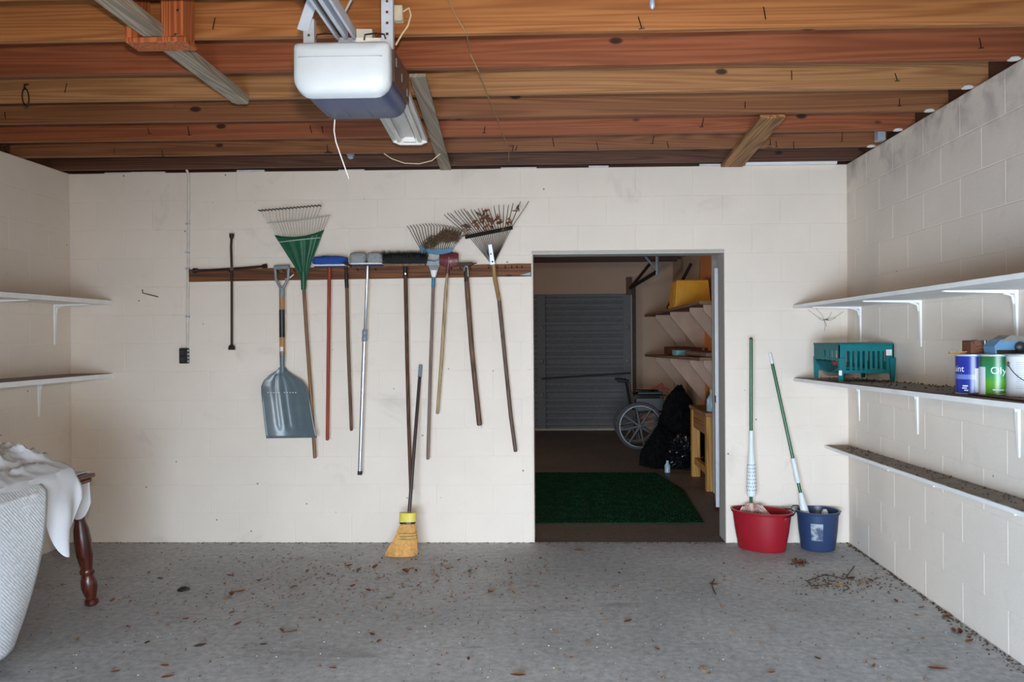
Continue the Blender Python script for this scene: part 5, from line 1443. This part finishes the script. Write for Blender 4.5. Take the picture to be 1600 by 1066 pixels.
# heaps of black plastic
def heap(name, label, c, rx, ry, h, seedv, mat, sharp=.35, cat='bag'):
    c = V(c)
    def f(u, v):
        a = u * 2 * PI; e = v * PI / 2; s = V((math.cos(a) * math.cos(e), math.sin(a) * math.cos(e), math.sin(e)))
        n_ = fold(s * 1.3 + V((seedv, 0, 0)), 1.6) * sharp + .18 * nz(s * 2 + V((0, seedv, 0)))
        k = 1 - sharp * .5 + n_
        rad = (1 - .45 * (s.z ** 1.2))
        return c + V((s.x * rx * k * (1.15 - .35 * s.z), s.y * ry * k * (1.15 - .35 * s.z), max(0.001, s.z * h * (.82 + .3 * n_)))) 
    o = MB().grid(f, 72, 36).build(name, mat, None, False)
    return tag(o, label, cat)
M_BAG = plain('black_bin_bag', rgb(14, 15, 18), .33, 0, .3, 8, .5); M_TARP = plain('black_tarp', rgb(13, 13, 14), .85, 0, .3, 8, .1)
hc = PZ(1036, 733, 0)
heap('black_tarp', 'tall heap draped in dull black plastic in front of the wheelchair', (hc.x + .30, hc.y + .75, 0), .25, .40, .98, 1.7, M_TARP, .25, 'tarp')
heap('tarp_skirt', 'black plastic trailing on the floor left of the glossy bag', (hc.x + .02, hc.y + .35, 0), .20, .30, .50, 5.1, M_TARP, .25, 'tarp')
gb = PZ(1062, 735, 0)
heap('rubbish_bag', 'glossy crumpled black rubbish bag beside the workbench leg', (gb.x + .07, gb.y + .28, .02), .20, .22, .36, 9.3, M_BAG, .5)
a = PZ(1044, 740, 0)
o = MB().lathe(a + V((0, .05, .002)), a + V((0, .05, .13)), [(0, .03), (.6, .03), (.8, .014), (1, .014)], 14).build('small_bottle', plain('pale_blue_plastic', rgb(150, 178, 190), .3), None, True); tag(o, 'small pale bottle on the floor before the black bags', 'bottle')
a = PZ(1098, 738, 0)
o = MB().tube([a + V((.03, .35, .01)), a + V((.0, .5, .42))], .02, 10).build('white_tube', plain('white_plastic', rgb(216, 220, 220), .45), None, True); tag(o, 'white plastic tube leaning under the workbench', 'tube')
a = PY(1030, 606, 9.35)
mb = MB().tube([a + V((-.10, 0, -.015)), a + V((-.02, 0, .01)), a + V((.03, 0, .05)), a + V((.05, 0, .0)), a + V((.12, 0, -.03))], .012, 8)
tag(mb.build('red_strap', plain('red_strap', rgb(140, 46, 34), .6), None, True), 'red strap lying over the top of the black heap', 'strap')

# ================================================================== LEAF LITTER ON THE FLOOR
rr = random.Random(31)
LV = [(560, 892, .10), (586, 888, .09), (545, 885, .07), (700, 890, .05), (717, 876, .05), (790, 877, .05), (733, 895, .05), (744, 890, .04), (797, 897, .05), (825, 888, .03), (634, 895, .09), (650, 893, .06), (690, 882, .05), (676, 899, .04), (905, 861, .08), (885, 936, .04), (981, 971, .06), (1027, 1015, .04), (1101, 1047, .05), (809, 1057, .07), (732, 1031, .04), (893, 1028, .03), (768, 926, .05), (803, 927, .05), (784, 930, .03), (1045, 914, .04), (967, 896, .04), (1115, 914, .06), (1131, 881, .05), (362, 930, .10), (352, 938, .05), (376, 925, .08), (362, 958, .06), (372, 976, .07), (313, 1011, .06), (440, 986, .05), (412, 1008, .05), (359, 900, .05), (404, 908, .05), (460, 918, .06), (474, 930, .04), (551, 917, .05), (575, 924, .06), (607, 935, .05), (582, 993, .05), (592, 1003, .05), (500, 970, .04), (262, 1059, .06), (257, 1042, .05), (230, 1005, .04), (290, 968, .05), (305, 973, .04), (233, 895, .05), (250, 905, .05), (480, 893, .06), (490, 888, .05), (513, 898, .05), (1248, 880, .09), (1243, 876, .07), (1253, 884, .07), (1290, 900, .06), (1310, 915, .08), (1275, 920, .06), (1345, 912, .07), (1330, 905, .06), (1360, 908, .08), (1465, 1046, .09), (1365, 1042, .06), (1278, 1030, .04), (1205, 1052, .05), (1490, 985, .07), (1500, 990, .09), (1515, 1003, .08), (1480, 965, .07), (1440, 950, .05), (1400, 940, .06), (640, 868, .03), (597, 873, .04), (700, 866, .03), (845, 873, .04), (1190, 906, .03), (940, 960, .03), (836, 955, .03), (640, 985, .03), (685, 1040, .03), (520, 1045, .04), (180, 1050, .05), (120, 1000, .04), (175, 940, .04), (200, 980, .04)]
for px, py, s in LV:
    p = PZ(px, py, .002); m_ = rr.choice((0, 0, 1, 1, 2, 3))
    o = leaf_into(MB(), p, s * rr.uniform(.8, 1.1), rr, flat=True).build('fallen_leaf', M_LEAF[m_]); tag(o, 'small dry brown leaf lying on the concrete floor', 'leaf', 'dry leaves scattered on the floor')
p = PZ(287, 922, .001); o = MB().lathe(p, p + V((0, 0, .02)), [(0, .036), (.5, .030), (1, .012)], 9).build('dark_clod', M_BLACK); tag(o, 'round black clod lying on the floor at left', 'clod')
p = PZ(606, 935, .002); o = leaf_into(MB(), p + V((.01, 0, 0)), .05, rr, flat=True).build('green_leaf', plain('green_leaf', rgb(96, 112, 44), .6)); tag(o, 'single green leaf on the floor in front of the corn broom', 'leaf')
# wiry twigs
for pts, lab in (([(1335, 885), (1320, 905), (1290, 898), (1262, 908), (1268, 916), (1300, 913)], 'tangle of thin dark vine by the right wall'), ([(1116, 905), (1112, 913), (1115, 923), (1119, 929)], 'short curved twig on the floor right of centre'), ([(438, 982), (443, 988), (455, 987), (464, 985)], 'thin curved twig on the floor left of centre')):
    o = MB().tube([PZ(x, y, .006 + .004 * (i % 2)) for i, (x, y) in enumerate(pts)], .0035, 5).build('twig', M_LEAF[3], None, True); tag(o, lab, 'twig')
# fine litter
mb = MB()
def crumb(p, s):
    a = rr.uniform(0, 6.28); d1 = V((math.cos(a), math.sin(a), 0)) * s; d2 = V((-d1.y, d1.x, 0)) * rr.uniform(.2, .6)
    mb.add([p - d1, p + d2, p + d1, p - d2 + V((0, 0, 0)), p + V((0, 0, s * .5))], [(0, 1, 4), (1, 2, 4), (2, 3, 4), (3, 0, 4)])
for k in range(1500):
    x = rr.uniform(XL + .05, XR - .03); y = rr.uniform(2.2, D - .02)
    if rr.random() < .5: x = -0.9 + rr.gauss(0, 1.0); y = 4.7 + rr.gauss(0, .5)
    if y > D - .02 or x > XR - .02 or x < XL: continue
    crumb(V((x, y, .0015)), rr.uniform(.002, .008))
for k in range(500): crumb(V((rr.uniform(XL, XR), D - .003 - abs(rr.gauss(0, .012)), .001)), rr.uniform(.003, .009)) if True else 0
for k in range(500): 
    y = rr.uniform(2.2, D); crumb(V((XR - .006 - abs(rr.gauss(0, .03 if y < 4.2 else .015)), y, .001)), rr.uniform(.004, .012))
for k in range(220):
    p = PZ(rr.gauss(1320, 45), rr.gauss(912, 10), .002)
    if p.x < XR - .02: crumb(p, rr.uniform(.004, .012))
for k in range(120): crumb(PZ(rr.gauss(1248, 8), rr.gauss(880, 3), .002), rr.uniform(.004, .010))
o = mb.build('floor_litter', M_LEAF[3])
tag(o, 'fine crumbs of leaf and grit strewn over the concrete floor', 'litter', None, 'stuff')
mb = MB()
for k in range(520):
    if rr.random() < .65: p = PZ(rr.gauss(600, 190), rr.gauss(905, 28), .0015)
    else: p = PZ(rr.uniform(150, 1450), rr.uniform(865, 1064), .0015)
    if p.y < D - .05 and XL + .1 < p.x < XR - .05: crumb(p, rr.uniform(.004, .015))
o = mb.build('leaf_crumbs', M_LEAF[0]); tag(o, 'brown crumbs of broken leaves spread over the floor before the tools', 'litter', None, 'stuff')
o = bpy.data.objects['floor_litter']; tag(o, 'fine crumbs of leaf and grit strewn over the concrete floor', 'litter', None, 'stuff')
mb = MB()
for k in range(260):
    p = PZ(rr.uniform(60, 1500), rr.uniform(870, 1064), .001)
    if XL < p.x < XR - .05: crumb(p, rr.uniform(.002, .005))
o = mb.build('white_flecks', M_WHITE); tag(o, 'tiny white paint flecks sprinkled over the concrete floor', 'flecks', None, 'stuff')
